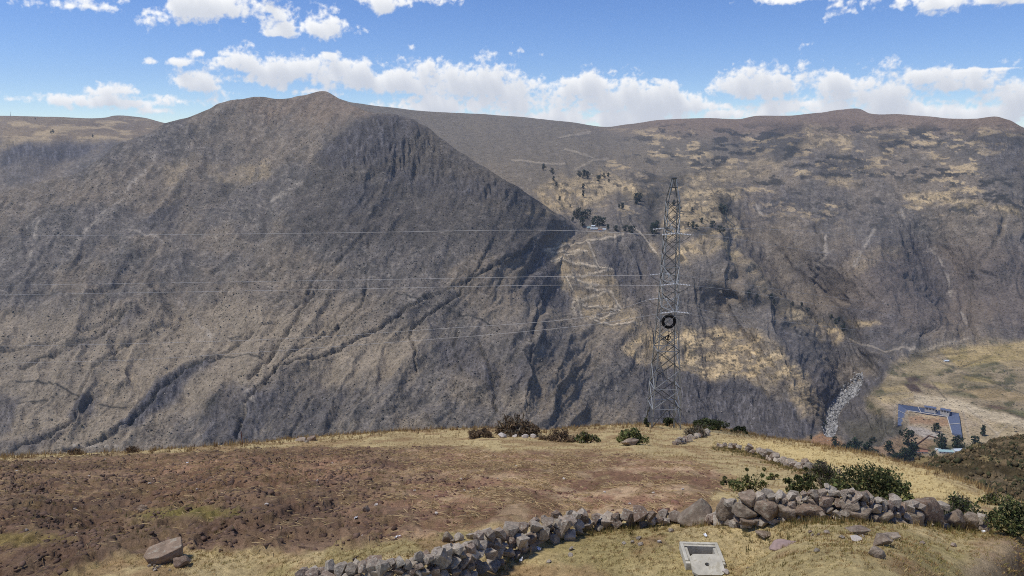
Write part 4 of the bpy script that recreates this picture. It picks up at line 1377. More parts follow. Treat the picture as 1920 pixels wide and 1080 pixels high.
# clods on the ploughed land
w = near_field * np.clip(1.15 - near_straw, .10, 1) * np.clip(fbm(sh_near.P[..., 0] / 1.8, sh_near.P[..., 1] / 2.4, 4, 710) * 4 - 1.45, .04, 2)
n = 11500
Q, j, i = sample_sheet(sh_near, n, w, rg)
sz = rg.gamma(2.0, .027, n) + .028
bv, bf = ico(5, .5, .7)
col = (lin(122, 99, 83, .78)[None] * (1 - near_straw[j, i][:, None]) + lin(142, 106, 88, .78)[None] * near_straw[j, i][:, None]) * rg.uniform(.5, 1.12, n)[:, None]
scatter('soil_clods', bv, bf, Q, np.stack([sz * rg.uniform(.9, 1.5, n), sz, sz * rg.uniform(.7, 1.0, n)], 1), rg.uniform(0, 6.28, n), col, M_SOIL, label=('dark brown turned clods covering the ploughed field', 'soil clods'))

# straw lying on the field
n = 26000
w = near_field * np.clip(near_straw + .30, 0, 1) * np.clip(fbm(sh_near.P[..., 0] / 1.1, sh_near.P[..., 1] / 1.5, 4, 711) * 4 - 1.5, .03, 2)
Q, j, i = sample_sheet(sh_near, n, w, rg)
SV = np.array([(-.5, -.012, 0), (.5, 0, .12), (-.45, .02, .03), (0, .02, .16)])
SF = np.array([(0, 1, 3), (0, 3, 2)])
ln = rg.uniform(.12, .42, n)
scatter('straw', SV, SF, Q + np.array((0, 0, .015)), np.stack([ln, ln * .9, ln * .6], 1), rg.uniform(0, 6.28, n), lin(212, 186, 140, .85)[None] * rg.uniform(.6, 1.1, n)[:, None], M_STRAW, label=('pale straw strewn over the right side of the field', 'straw'))

# dry grass
TV, TF = [], []
rr = random.Random(9)
for b_ in range(6):
    a = rr.uniform(0, 6.28)
    x, y = .3 * math.cos(a) * rr.random(), .3 * math.sin(a) * rr.random()
    dx, dy = math.cos(a) * .28 * rr.random(), math.sin(a) * .28 * rr.random()
    px_, py_ = -math.sin(a + 1) * .055, math.cos(a + 1) * .055
    k = len(TV)
    TV += [(x - px_, y - py_, -.1), (x + px_, y + py_, -.1), (x + dx, y + dy, rr.uniform(.6, 1.0))]
    TF.append((k, k + 1, k + 2))
notfield = np.clip(1 - near_field * 1.1, 0, 1)
strips = np.clip(fbm(sh_near.P[..., 0] / 1.2, sh_near.P[..., 1] / 1.2, 4, 712) * 3.2 - .8, .1, 2)
for (n, wgt, h0, h1, cols) in (
        (15000, notfield * strips * (sh_near.PY > 955), .025, .07, (lin(206, 184, 130, .82), lin(168, 154, 92, .8), lin(180, 146, 100, .8))),
        (9000, notfield * strips * (sh_near.PY < 950), .05, .17, (lin(216, 192, 136, .84), lin(206, 180, 122, .82), lin(176, 146, 104, .8))),
        (2600, np.exp(-np.clip(sh_near.PY - rim(sh_near.PX), 0, 99) / 3.0), .2, .55, (lin(206, 182, 130, .84), lin(186, 158, 112, .82), lin(150, 122, 90, .8))),
        (2600, near_field * (fbm(sh_near.P[..., 0] / 2.2, sh_near.P[..., 1] / 2.2, 3, 713) > .56) * (1.2 - near_straw), .05, .16, (lin(186, 166, 110, .8), lin(150, 142, 84, .8), lin(166, 138, 98, .8)))):
    Q, j, i = sample_sheet(sh_near, n, wgt.astype(float), rg)
    hgt = rg.uniform(h0, h1, n)
    cc = np.array(cols)[rg.integers(0, 3, n)] * rg.uniform(.7, 1.2, n)[:, None]
    wd = np.maximum(hgt * .8, .12) * rg.uniform(.7, 1.5, n)
    scatter('grass', TV, TF, Q, np.stack([wd, wd, hgt], 1), rg.uniform(0, 6.28, n), cc, M_STRAW, label=('short dry yellow grass covering the hillside', 'grass'))
# weeds and taller tufts growing out of the foot of the walls
_wd = np.minimum(linedist(sh_near.PX, sh_near.PY, R_BASE, 30), linedist(sh_near.PX, sh_near.PY, L_BOT, 30))
_wd = np.minimum(_wd, linedist(sh_near.PX, sh_near.PY, O_BASE, 30))
n = 2600
Q, j, i = sample_sheet(sh_near, n, np.exp(-(_wd / 5.0) ** 2) * strips ** 2, rg)
hgt = rg.uniform(.07, .24, n)
cc = np.array((lin(196, 172, 120, .82), lin(140, 130, 78, .8), lin(104, 104, 62, .8)))[rg.integers(0, 3, n)] * rg.uniform(.7, 1.2, n)[:, None]
scatter('grass', TV, TF, Q, np.stack([hgt * .8, hgt * .8, hgt], 1), rg.uniform(0, 6.28, n), cc, M_STRAW, label=('weeds and dry tufts growing along the foot of the stone walls', 'grass'))
# scrub on the right-hand shoulder
n = 6000
Q, j, i = sample_sheet(sh_hill, n, np.clip(fbm(sh_hill.P[..., 0] / 6, sh_hill.P[..., 1] / 6, 4, 720) * 4 - 1.5, .05, 2), rg)
sz = rg.gamma(2.4, .12, n) + .14
bv, bf = ico(8, .4, .8)
cc = np.array((lin(96, 86, 64, .8), lin(128, 110, 82, .8), lin(78, 78, 54, .8)))[rg.integers(0, 3, n)] * rg.uniform(.7, 1.2, n)[:, None]
scatter('scrub', OCTA_V, OCTA_F, Q, np.stack([sz, sz, sz], 1), rg.uniform(0, 6.28, n), cc, M_SOIL, label=('brown scrub covering the steep shoulder of the hill', 'scrub'))


# ================================================================== bushes
M_LEAF = attr_mat('bush_leaf', 4.0, .75, 1.25, .7, transl=.25)
M_TWIG = simple_mat('bush_wood', lin(112, 94, 80, .75), 12, .7, 1.2)


def leaf_cloud(rgen, centers, radii, n, leaf, cols, flatten=1.0, long=1.0):
    k = rgen.integers(0, len(centers), n)
    d_ = rgen.normal(size=(n, 3))
    d_ /= np.linalg.norm(d_, axis=1, keepdims=True)
    q = centers[k] + d_ * (rgen.random(n) ** .45 * radii[k])[:, None] * np.array((1, 1, flatten))
    a = rgen.normal(size=(n, 3))
    a[:, 2] += .25 * long
    a /= np.linalg.norm(a, axis=1, keepdims=True)
    b_ = np.cross(a, rgen.normal(size=(n, 3)))
    b_ /= np.maximum(np.linalg.norm(b_, axis=1, keepdims=True), 1e-6)
    s = leaf * rgen.gamma(5, .2, n)[:, None]
    V = np.stack([q - a * s * long, q + b_ * s * .55, q + a * s * long, q - b_ * s * .55], 1)
    tone = (rgen.uniform(.7, 1.25, len(centers)))[k] * rgen.uniform(.7, 1.25, n)
    C_ = np.array(cols)[rgen.integers(0, len(cols), n)] * tone[:, None]
    return V.reshape(-1, 3), np.arange(n * 4).reshape(n, 4), np.repeat(C_, 4, 0)


GREENS = (lin(96, 106, 62, .95), lin(128, 130, 80, .95), lin(74, 86, 52, .9), lin(150, 138, 92, .85))
DARKG = (lin(74, 82, 54, .85), lin(92, 96, 64, .85), lin(62, 68, 46, .85))
DRY = (lin(134, 112, 88, .8), lin(112, 94, 74, .8), lin(152, 130, 100, .8))
GREY = (lin(138, 130, 112, .8), lin(116, 108, 92, .8), lin(98, 96, 76, .8))


def bush(px, py, w, h, label, cols, seed, n=2600, lobes=16, leafpx=2.0, dense=.27, twigs=22, name='bush', long=1.0, group=None, spiky=False, Y=None):
    B = sh_near.at(px, py) if Y is None else on_ray(px, py, Y)
    k = mpp(B)
    W, Hh = w * k / 2, h * k
    o = empty(name, B - Vector((0, 0, .05)), label, 'bush', group)
    g = np.random.default_rng(seed)
    r = random.Random(seed)
    cs, rad = [], []
    for i in range(lobes):
        a = r.uniform(0, 6.28)
        t = math.sqrt(r.random())
        x = math.cos(a) * t * W * .8
        y = math.sin(a) * t * W * .6
        top = Hh * (1 - .55 * t * t) * r.uniform(.45, .95)
        cs.append((x, y, max(top * r.uniform(.45, .95), Hh * .12)))
        rad.append(dense * min(W, Hh) * r.uniform(.7, 1.35))
    if spiky:
        for i in range(spiky):
            x = r.uniform(-.7, .7) * W
            for q in range(3):
                cs.append((x + r.gauss(0, .03), r.gauss(0, .1), Hh * (.5 + .17 * q)))
                rad.append(.16 * W * (1 - .22 * q))
    cs, rad = np.array(cs), np.array(rad)
    V, Fc, Cc = leaf_cloud(g, cs, rad, n, leafpx * k, cols, .85, long)
    V[:, 2] = np.maximum(V[:, 2], -.02)
    f = mesh_np('foliage', V, Fc, M_LEAF, Cc, False, o)
    tw = MB()
    for i in range(twigs):
        e = cs[r.randrange(len(cs))]
        e = Vector(e) * r.uniform(.95, 1.38)
        m_ = Vector((e.x * .35, e.y * .35, e.z * .55)) + Vector((r.gauss(0, .04), r.gauss(0, .04), 0)) * W
        tw.add(tube_vf([(e.x * .08, e.y * .08, -.1), m_, e], [.02 * W + .008, .013 * W + .004, .004], 4))
    tw.build('branches', M_TWIG, o)
    return o


bush(966, 818, 92, 40, 'large brown dry bush on the rim above a row of whitish stones', DRY + GREY[:1], 1, 3200, 22, 1.6, .36, 30, name='dry_bush', long=2.2)
bush(1045, 827, 74, 22, 'low tawny thicket of dry stalks beside the large dry bush', DRY, 2, 1800, 16, 1.4, .4, 24, name='dry_bush', long=2.6)
bush(895, 822, 60, 16, 'low brown tussocks left of the large dry bush on the rim', DRY, 3, 1200, 14, 1.3, .4, 14, name='dry_bush', long=2.6)
bush(1102, 831, 54, 26, 'small green bush in the dry grass between two larger bushes', GREENS + GREY[:1], 4, 1800, 14, 1.7)
bush(1184, 836, 68, 42, 'rounded green bush behind the grey-brown boulder', GREENS, 5, 3200, 20, 1.9)
bush(1212, 801, 18, 26, 'narrow dark bush at the left foot of the steel pylon', DARKG, 6, 900, 9, 1.5)
bush(1255, 800, 36, 22, 'squat dark bush under the middle of the steel pylon', DARKG, 7, 1300, 12, 1.5)
bush(1332, 806, 84, 30, 'long low dark green bush on the crest right of the pylon', DARKG + GREENS[:1], 8, 2800, 20, 1.6)
bush(1386, 813, 34, 22, 'small dark bush at the end of the long crest bush', DARKG, 9, 1200, 10, 1.5)
bush(1303, 820, 50, 26, 'grey leafless bush growing out of the fallen stone heap', GREY + DRY[:1], 10, 1300, 16, 1.3, .4, 30, name='dry_bush', long=2.4)
bush(1402, 936, 78, 72, 'spindly green shrub with bare gaps behind the boulder wall', GREENS, 11, 1500, 11, 2.0, .26, 18, spiky=2)
bush(1364, 905, 34, 26, 'thin straggling shrub on the edge of the field', GREENS + GREY[:1], 12, 420, 7, 2.0, .25, 10)
bush(1502, 928, 72, 68, 'dense dark green shrub behind the middle of the boulder wall', GREENS + DARKG, 13, 2600, 16, 2.1, spiky=1)
bush(1318, 893, 22, 18, 'small green tuft of shrub left of the dense dark shrub', GREENS, 14, 400, 6, 1.8) if False else bush(1450, 898, 28, 22, 'tiny green shrub standing alone on the dry grass near the ruined wall', GREENS, 14, 420, 6, 1.8)
bush(1546, 920, 84, 92, 'leafless grey twiggy bush beside the broad dark green bush', GREY + GREENS[:1], 15, 2200, 24, 1.5, .36, 70, name='dry_bush', long=2.6)
bush(1625, 938, 168, 80, 'broad dark green bush spilling over behind the boulder wall', GREENS + DARKG, 16, 9000, 60, 2.3, .27, 50)
bush(1686, 944, 70, 30, 'low trailing end of greenery behind the boulder wall', GREENS, 17, 1500, 14, 2.1)
bush(1798, 974, 128, 64, 'grey-green bush behind the boulders at the wall end', DARKG + GREY[:1] + GREENS[:1], 18, 3200, 20, 2.1)
bush(1898, 1008, 104, 112, 'tall dark green bush closing the end of the boulder wall', GREENS + DARKG, 19, 7500, 44, 2.5, .27, 36)
bush(1870, 945, 60, 40, 'loose pale green bush behind the tall dark bush', GREENS + GREY[:1], 20, 1300, 14, 2.0)
bush(135, 852, 28, 16, 'small brown tussock on the rim at the far left', DRY, 21, 500, 8, 1.2, .4, 10, name='dry_bush', long=2.6)
bush(246, 849, 32, 14, 'brown tussock on the rim beside a pale stone', DRY, 22, 500, 8, 1.2, .4, 10, name='dry_bush', long=2.6)
bush(1655, 915, 18, 40, 'slender young shrub rising above the broad dark bush', GREENS, 23, 260, 6, 2.0, .3, 6) if False else None
M_STICK = simple_mat('weathered_wood', lin(92, 78, 68, .75), 10, .7, 1.2)
B = sh_near.at(664, 1068)
st = empty('fence_stake', B, 'short broken wooden stake standing just behind the long tumbled wall', 'stake')
MB().add(tube_vf([(0, 0, -.1), (.01, 0, .2), (0, 0, .34)], [.035, .03, .026], 7)).build('post', M_STICK, st)
MB().add(tube_vf([(0, 0, .3), (.06, 0, .38), (.1, 0, .4)], [.02, .016, .008], 5)).build('branch_stub', M_STICK, st)
B = sh_near.at(454, 838)
st = mesh_pd('marker_stake', *tube_vf([(0, 0, -.2), (.03, 0, .5), (0, 0, 1.15)], [.035, .03, .03], 6), simple_mat('rusty_iron', lin(120, 72, 56, .8), 9, .7, 1.2))
st.location = B
tag(st, 'thin rusty red stake on the grassy rim behind the field', 'stake')

# --- concrete box with its lid
M_CONC = simple_mat('cast_concrete', lin(206, 200, 182, .86), 4.0, .68, 1.18, .95, .15, bump=.02, lichen=lin(180, 172, 150, .84))
B = Vector((BOX.x, BOX.y, BOX_RIM - .22))
cb = empty('concrete_box', B, 'open square concrete valve box sunk in the grass with its lid leaning on it', 'concrete box', rotz=math.radians(-3))
k = mpp(B)
W, D_, Ht, th = 72 * k, .74, .22, .075
for nm, v in (('wall', (0, D_ / 2, 0, W, th, Ht * 2)), ('wall', (0, -D_ / 2, -.02, W, th, Ht * 2)), ('wall', (-W / 2 + th / 2, 0, .002, th, D_ - th - .004, Ht * 2)), ('wall', (W / 2 - th / 2, 0, .002, th, D_ - th - .004, Ht * 2))):
    o = mesh_pd('wall', *box_vf(*v), M_CONC, cb)
    bv_ = o.modifiers.new('edge', 'BEVEL')
    bv_.width = .012
    bv_.segments = 2
mb = MB()
mb.add(box_vf(0, D_ / 2 - th / 2 - .03, .09, W - 2 * th - .004, .06, .2)).add(box_vf(-W / 2 + th + .031, 0, .088, .06, D_ - 2 * th - .14, .2)).add(box_vf(W / 2 - th - .031, 0, .088, .06, D_ - 2 * th - .14, .2))
mb.build('ledge', M_CONC, cb)
mesh_pd('floor', *box_vf(0, 0, -.2, W - 2 * th - .01, D_ - th - .01, .06), simple_mat('box_dirt', lin(150, 132, 108, .7), 6, .7, 1.2), cb)
# lid: slab with a round hole
LW, LL, LT, nh = 58 * k, .54, .06, 20
ring, outer = [], []
for i in range(nh):
    a = 2 * math.pi * i / nh
    ring.append((.048 * math.cos(a), .048 * math.sin(a)))
    m_ = max(abs(math.cos(a)), abs(math.sin(a)))
    outer.append((LW / 2 * math.cos(a) / m_, LL / 2 * math.sin(a) / m_))
V = [(x, y, LT / 2) for x, y in outer] + [(x, y, LT / 2) for x, y in ring] + [(x, y, -LT / 2) for x, y in outer] + [(x, y, -LT / 2) for x, y in ring]
fc = []
for i in range(nh):
    j = (i + 1) % nh
    fc += [(i, j, nh + j, nh + i), (2 * nh + j, 2 * nh + i, 3 * nh + i, 3 * nh + j), (j, i, 2 * nh + i, 2 * nh + j), (nh + i, nh + j, 3 * nh + j, 3 * nh + i)]
lid = mesh_pd('lid', V, fc, M_CONC, cb)
lid.location = (.015, -.45, .185)
lid.rotation_euler = (math.radians(17), 0, math.radians(2))

# ================================================================== steel pylon
M_STEEL = simple_mat('galvanised_steel', lin(166, 170, 170, .8), 2.0, .8, 1.15, .5, .5, metal=.25)
M_DARKSTEEL = simple_mat('dark_steel', lin(92, 94, 92, .8), 2.0, .8, 1.15, .6, .4, metal=.2)  # darker steel tone, for the upper bracing and small dark parts
M_RUBBER = simple_mat('black_cable_jacket', (.006, .006, .007), 4, .8, 1.2, .8, .2)
M_WIRE = simple_mat('aluminium_wire', lin(196, 196, 196, .85), 1, .9, 1.1, .5, .5, metal=.3)
M_GLASS = simple_mat('porcelain', lin(196, 198, 200, .85), 5, .9, 1.1, .3, .5)
TB = sh_near.at(1243, 805)
PYL_Y = TB.y + 1.6
TC = Vector((on_ray(1243, 805, PYL_Y).x, PYL_Y, TB.z - .1))
pyl = empty('pylon', TC, 'tall steel lattice electricity pylon on the crest with a black cable coil', 'pylon')


def zpy(py):
    return on_ray(1255, py, PYL_Y).z - TC.z


ZT = zpy(335)
PROF = [(-2.2, 3.3), (0, 3.05), (zpy(728), 2.75), (zpy(640), 2.12), (zpy(520), 1.6), (zpy(425), 1.33), (zpy(378), 1.2), (ZT, .40)]
PH, PW = zip(*PROF)


def pw(z):
    return float(np.interp(z, PH, PW)) / 2


def corner(i, z):
    sx, sy = ((-1, -1), (1, -1), (1, 1), (-1, 1))[i % 4]
    return Vector((sx * pw(z), sy * pw(z), z))


bar_v, bar_f = box_vf(0, 0, .5, 1, 1, 1)
BARM = bpy.data.meshes.new('bar')
BARM.from_pydata(bar_v, [], bar_f)
BARM.materials.append(M_STEEL)


def bar(name, a, b_, w, parent, me=BARM):
    d_ = Vector(b_) - Vector(a)
    return inst(name, me, parent, a, d_.to_track_quat('Z', 'Y'), (w, w, d_.length))


BARD = BARM.copy()
BARD.materials.clear()
BARD.materials.append(M_DARKSTEEL)
for i in range(4):
    mb = MB()
    sx, sy = ((-1, -1), (1, -1), (1, 1), (-1, 1))[i]
    foot = corner(i, -2.0 if sy > 0 else -.7)
    pts = [foot] + [corner(i, z) for z in PH[1:]]
    # angle-section leg: two flanges
    for (ux, uy) in ((-sx, 0), (0, -sy)):
        V, fc = [], []
        for q, p in enumerate(pts):
            w = .14 - .009 * q
            t = .018
            o1 = Vector((ux, uy, 0)) * w
            o2 = Vector((uy, ux, 0)) * t
            V += [p, p + o1, p + o1 + o2, p + o2]
        for q in range(len(pts) - 1):
            for c in range(4):
                fc.append((q * 4 + c, q * 4 + (c + 1) % 4, q * 4 + 4 + (c + 1) % 4, q * 4 + 4 + c))
        mb.add((V, fc))
    mb.build('leg', M_STEEL, pyl)
    ft = mesh_pd('footing', *box_vf(foot.x, foot.y, foot.z - .1, .5, .5, .5), M_CONC, pyl)
_k = zpy(378) / 24.1
LV = [_k * q for q in (0.2, 2.2, 4.4, 6.5, 8.5, 10.2, 11.8, 13.2, 14.6, 16.0, 17.4, 18.8, 20.2, 21.4, 22.7, 24.1)]
for q, (z0, z1) in enumerate(zip(LV[:-1], LV[1:])):
    for i in range(4):
        w = .066 if z0 < 9 else .046
        me = BARD if z0 > 15 or (q + i) % 3 == 0 else BARM
        if q == 0:      # open bottom panel: inverted V and hip bracing
            mid = (corner(i, z1) + corner(i + 1, z1)) / 2
            bar('brace', corner(i, z0), mid, w, pyl, me)
            bar('brace', corner(i + 1, z0), mid, w, pyl, me)
            bar('brace', (corner(i, z0) + mid) / 2, corner(i, 1.3), w * .7, pyl, me)
            bar('brace', (corner(i + 1, z0) + mid) / 2, corner(i + 1, 1.3), w * .7, pyl, me)
        else:
            bar('brace', corner(i, z0), corner(i + 1, z1), w, pyl, me)
            if i % 2 == 0 or z0 > 12 or z0 < 5:
                bar('brace', corner(i + 1, z0) * 1.01, corner(i, z1) * 1.01 - Vector((0, 0, .01 * z1)), w, pyl, BARM if i % 2 else BARD)
        if q in (0, 1, 3, 5, 9, 12, 14):
            bar('horizontal_strut', corner(i, z1), corner(i + 1, z1), w, pyl, BARD if z1 > 20 else BARM)
for i in range(4):
    bar('peak_brace', corner(i, LV[-1]), (corner(i, ZT) + corner(i + 1, ZT)) / 2, .05, pyl, BARD)
    bar('horizontal_strut', corner(i, LV[-1] + 1.4), corner(i + 1, LV[-1] + 1.4), .045, pyl, BARD)
mesh_pd('peak_cap', *box_vf(0, 0, ZT + .05, .50, .46, .14), M_DARKSTEEL, pyl)

wires = []


def insulator(a, b_, parent):
    a, b_ = Vector(a), Vector(b_)
    mb = MB()
    n = 9
    L = (b_ - a)
    pts, rad = [], []
    for q in range(n):
        for f_, r0 in ((.1, .03), (.3, .10), (.5, .10), (.8, .03)):
            pts.append(a + L * ((q + f_) / n))
            rad.append(r0)
    return mb.add(tube_vf(pts, rad, 7)).build('insulator', M_GLASS, parent, True)


tips = {}
for lev, (z, reach) in enumerate(((zpy(432), 1.55), (zpy(522), 1.95), (zpy(571), 2.2))):
    for side in (-1, 1):
        y0 = side * pw(z)
        tip = Vector((0, side * (pw(z) + reach), z - .05))
        arm = mesh_pd('cross_arm', *box_vf(0, 0, 0, .28, .16, .12), M_STEEL, pyl)
        arm.location = tip
        for sx in (-1, 1):
            a = Vector((sx * pw(z), y0, z))
            u = Vector((sx * pw(z + 1.25), side * pw(z + 1.25), z + 1.25))
            bar('chord', a - tip, Vector((sx * .1, 0, 0)), .06, arm)
            bar('chord', u - tip, Vector((sx * .08, 0, .04)), .055, arm)
            bar('web', (a + tip) / 2 - tip, (u * .62 + tip * .38) - tip, .04, arm)
        bar('web', Vector((-.5 * pw(z), (y0 + tip.y) / 2, z)) - tip, Vector((.5 * pw(z), (y0 + tip.y) / 2, z)) - tip, .04, arm)
        for sx in (-1, 1):
            e = tip + Vector((sx * 1.45, side * .05, -.14))
            insulator(tip + Vector((sx * .12, 0, 0)), e, pyl)
            tips[(lev, side, sx)] = TC + e
        jp = [tip + Vector((sx_ * 1.45, side * .05, -.14)) if abs(sx_) == 1 else tip + Vector((sx_ * 1.45, 0, -.14 - (.25 if lev == 2 and side < 0 else .75) * (1 - sx_ * sx_))) for sx_ in (-1, -.7, -.35, 0, .35, .7, 1)]
        mesh_pd('jumper_loop', *tube_vf(jp, .022, 5), M_DARKSTEEL, pyl, True)

# coil of spare cable and splice case on the front face
zc_ = 12.9 - .05
cz = None
front = TC.y - pw(11.6) - .34
cp = on_ray(1254, 603, front) - TC
coil = bpy.data.meshes.new('cable_coil')
V, fc = [], []
nu_, nv_ = 44, 12
for u in range(nu_):
    a = 2 * math.pi * u / nu_
    for v in range(nv_):
        b_ = 2 * math.pi * v / nv_
        rr_ = .59 + .155 * math.cos(b_)
        V.append((rr_ * math.cos(a), .12 * math.sin(b_), rr_ * math.sin(a)))
        fc.append((u * nv_ + v, ((u + 1) % nu_) * nv_ + v, ((u + 1) % nu_) * nv_ + (v + 1) % nv_, u * nv_ + (v + 1) % nv_))
coil = mesh_pd('cable_coil', V, fc, M_RUBBER, pyl, True)
coil.location = cp
for a in (45, 135, 225, 315):
    a = math.radians(a)
    d_ = Vector((math.cos(a), 0, math.sin(a)))
    t = mesh_pd('tie', *box_vf(0, 0, 0, .36, .275, .03), M_STEEL, coil)
    t.location = d_ * .59
    t.rotation_euler = (0, -a, 0)
for sx in (-1, 1):
    bar('coil_bracket', cp + Vector((sx * .55, .1, .55)), cp + Vector((-sx * .55, .1, -.55)), .05, pyl)
sp_ = on_ray(1252.5, 633, front) - TC
V, fc = [], []
for u in range(24):
    a = 2 * math.pi * u / 24
    for v in range(8):
        b_ = 2 * math.pi * v / 8
        rr_ = .235 + .042 * math.cos(b_)
        V.append((rr_ * math.cos(a), .05 * math.sin(b_), rr_ * math.sin(a)))
        fc.append((u * 8 + v, ((u + 1) % 24) * 8 + v, ((u + 1) % 24) * 8 + (v + 1) % 8, u * 8 + (v + 1) % 8))
ring = mesh_pd('splice_ring', V, fc, M_RUBBER, pyl, True)
ring.location = sp_
cs_ = mesh_pd('splice_case', *tube_vf([(-.02, 0, -.2), (.0, 0, 0), (.05, 0, .2)], [.06, .085, .06], 8), M_RUBBER, ring, True)
mesh_pd('cable_drop', *tube_vf([cp + Vector((.05, 0, -.6)), sp_ + Vector((.06, 0, .24))], .025, 5), M_RUBBER, pyl)
mesh_pd('cable_drop', *tube_vf([sp_ + Vector((0, 0, -.24)), sp_ + Vector((-.1, .1, -1.2)), sp_ + Vector((.1, .2, -1.5))], .02, 5), M_RUBBER, pyl)
bar('coil_bracket', sp_ + Vector((-1.0, .12, .1)), sp_ + Vector((.9, .12, .1)), .045, pyl)


# --- conductors
def wire(name, pts, label, r0=.015):
    ts = np.linspace(0, len(pts) - 1, 12 * (len(pts) - 1) + 1)
    P = np.array([tuple(p) for p in pts])
    out = []
    for t in ts:          # Catmull-Rom
        i = min(int(t), len(P) - 2)
        f_ = t - i
        p0, p1, p2, p3 = P[max(i - 1, 0)], P[i], P[i + 1], P[min(i + 2, len(P) - 1)]
        out.append(.5 * ((2 * p1) + (-p0 + p2) * f_ + (2 * p0 - 5 * p1 + 4 * p2 - p3) * f_ ** 2 + (-p0 + 3 * p1 - 3 * p2 + p3) * f_ ** 3))
    o = mesh_pd(name, *tube_vf(out, r0, 4), M_WIRE, None, True)
    return tag(o, label, 'power cable', 'conductors strung from the pylon')


def wr_pts(key, rest):
    return [tips[key]] + [on_ray(*q) for q in rest]


wire('power_cable', wr_pts((0, -1, -1), [(1000, 431.5, 80), (600, 437, 90), (0, 443, 108), (-500, 447, 125)]), 'topmost power cable running from the pylon across the dark mountain')
wire('power_cable', wr_pts((1, 1, -1), [(1000, 519, 82), (600, 526, 92), (0, 535, 110), (-500, 541, 127)]), 'upper cable of the middle pair crossing in front of the mountain')
wire('power_cable', wr_pts((1, -1, -1), [(1000, 535, 79), (600, 543, 89), (0, 553, 107), (-500, 560, 124)]), 'lower cable of the middle pair crossing in front of the mountain')
wire('power_cable', wr_pts((2, 1, -1), [(1080, 597, 80), (800, 618, 86), (490, 637, 94), (67, 648, 110), (-500, 655, 130)]), 'upper cable of the lowest pair sagging over the pale slopes')
wire('power_cable', wr_pts((2, -1, -1), [(1080, 612, 77), (800, 637, 83), (333, 670, 96), (100, 679, 105), (-500, 690, 126)]), 'lower cable of the lowest pair sagging over the pale slopes')
wire('power_cable', wr_pts((0, 1, 1), [(1360, 428, 84), (1600, 440, 130), (1920, 470, 240), (2300, 500, 420)]), 'topmost cable leaving the pylon towards the right-hand mountain')
wire('power_cable', wr_pts((0, -1, 1), [(1360, 445, 80), (1600, 482, 130), (1920, 525, 240), (2300, 565, 420)]), 'second cable leaving the pylon towards the right-hand mountain')
wire('power_cable', wr_pts((1, 1, 1), [(1413, 536, 88), (1600, 562, 130), (1920, 600, 240), (2300, 630, 420)]), 'third cable leaving the pylon over the gorge')
wire('power_cable', wr_pts((1, -1, 1), [(1400, 548, 84), (1600, 580, 130), (1920, 622, 240), (2300, 655, 420)]), 'fourth cable leaving the pylon over the gorge')
wire('power_cable', wr_pts((2, 1, 1), [(1340, 586, 80), (1480, 604, 100), (1600, 618, 130), (1920, 652, 240), (2300, 680, 420)]), 'fifth cable leaving the pylon over the gorge')
wire('power_cable', wr_pts((2, -1, 1), [(1400, 611, 84), (1600, 645, 130), (1920, 690, 240), (2300, 725, 420)]), 'lowest cable leaving the pylon over the gorge')

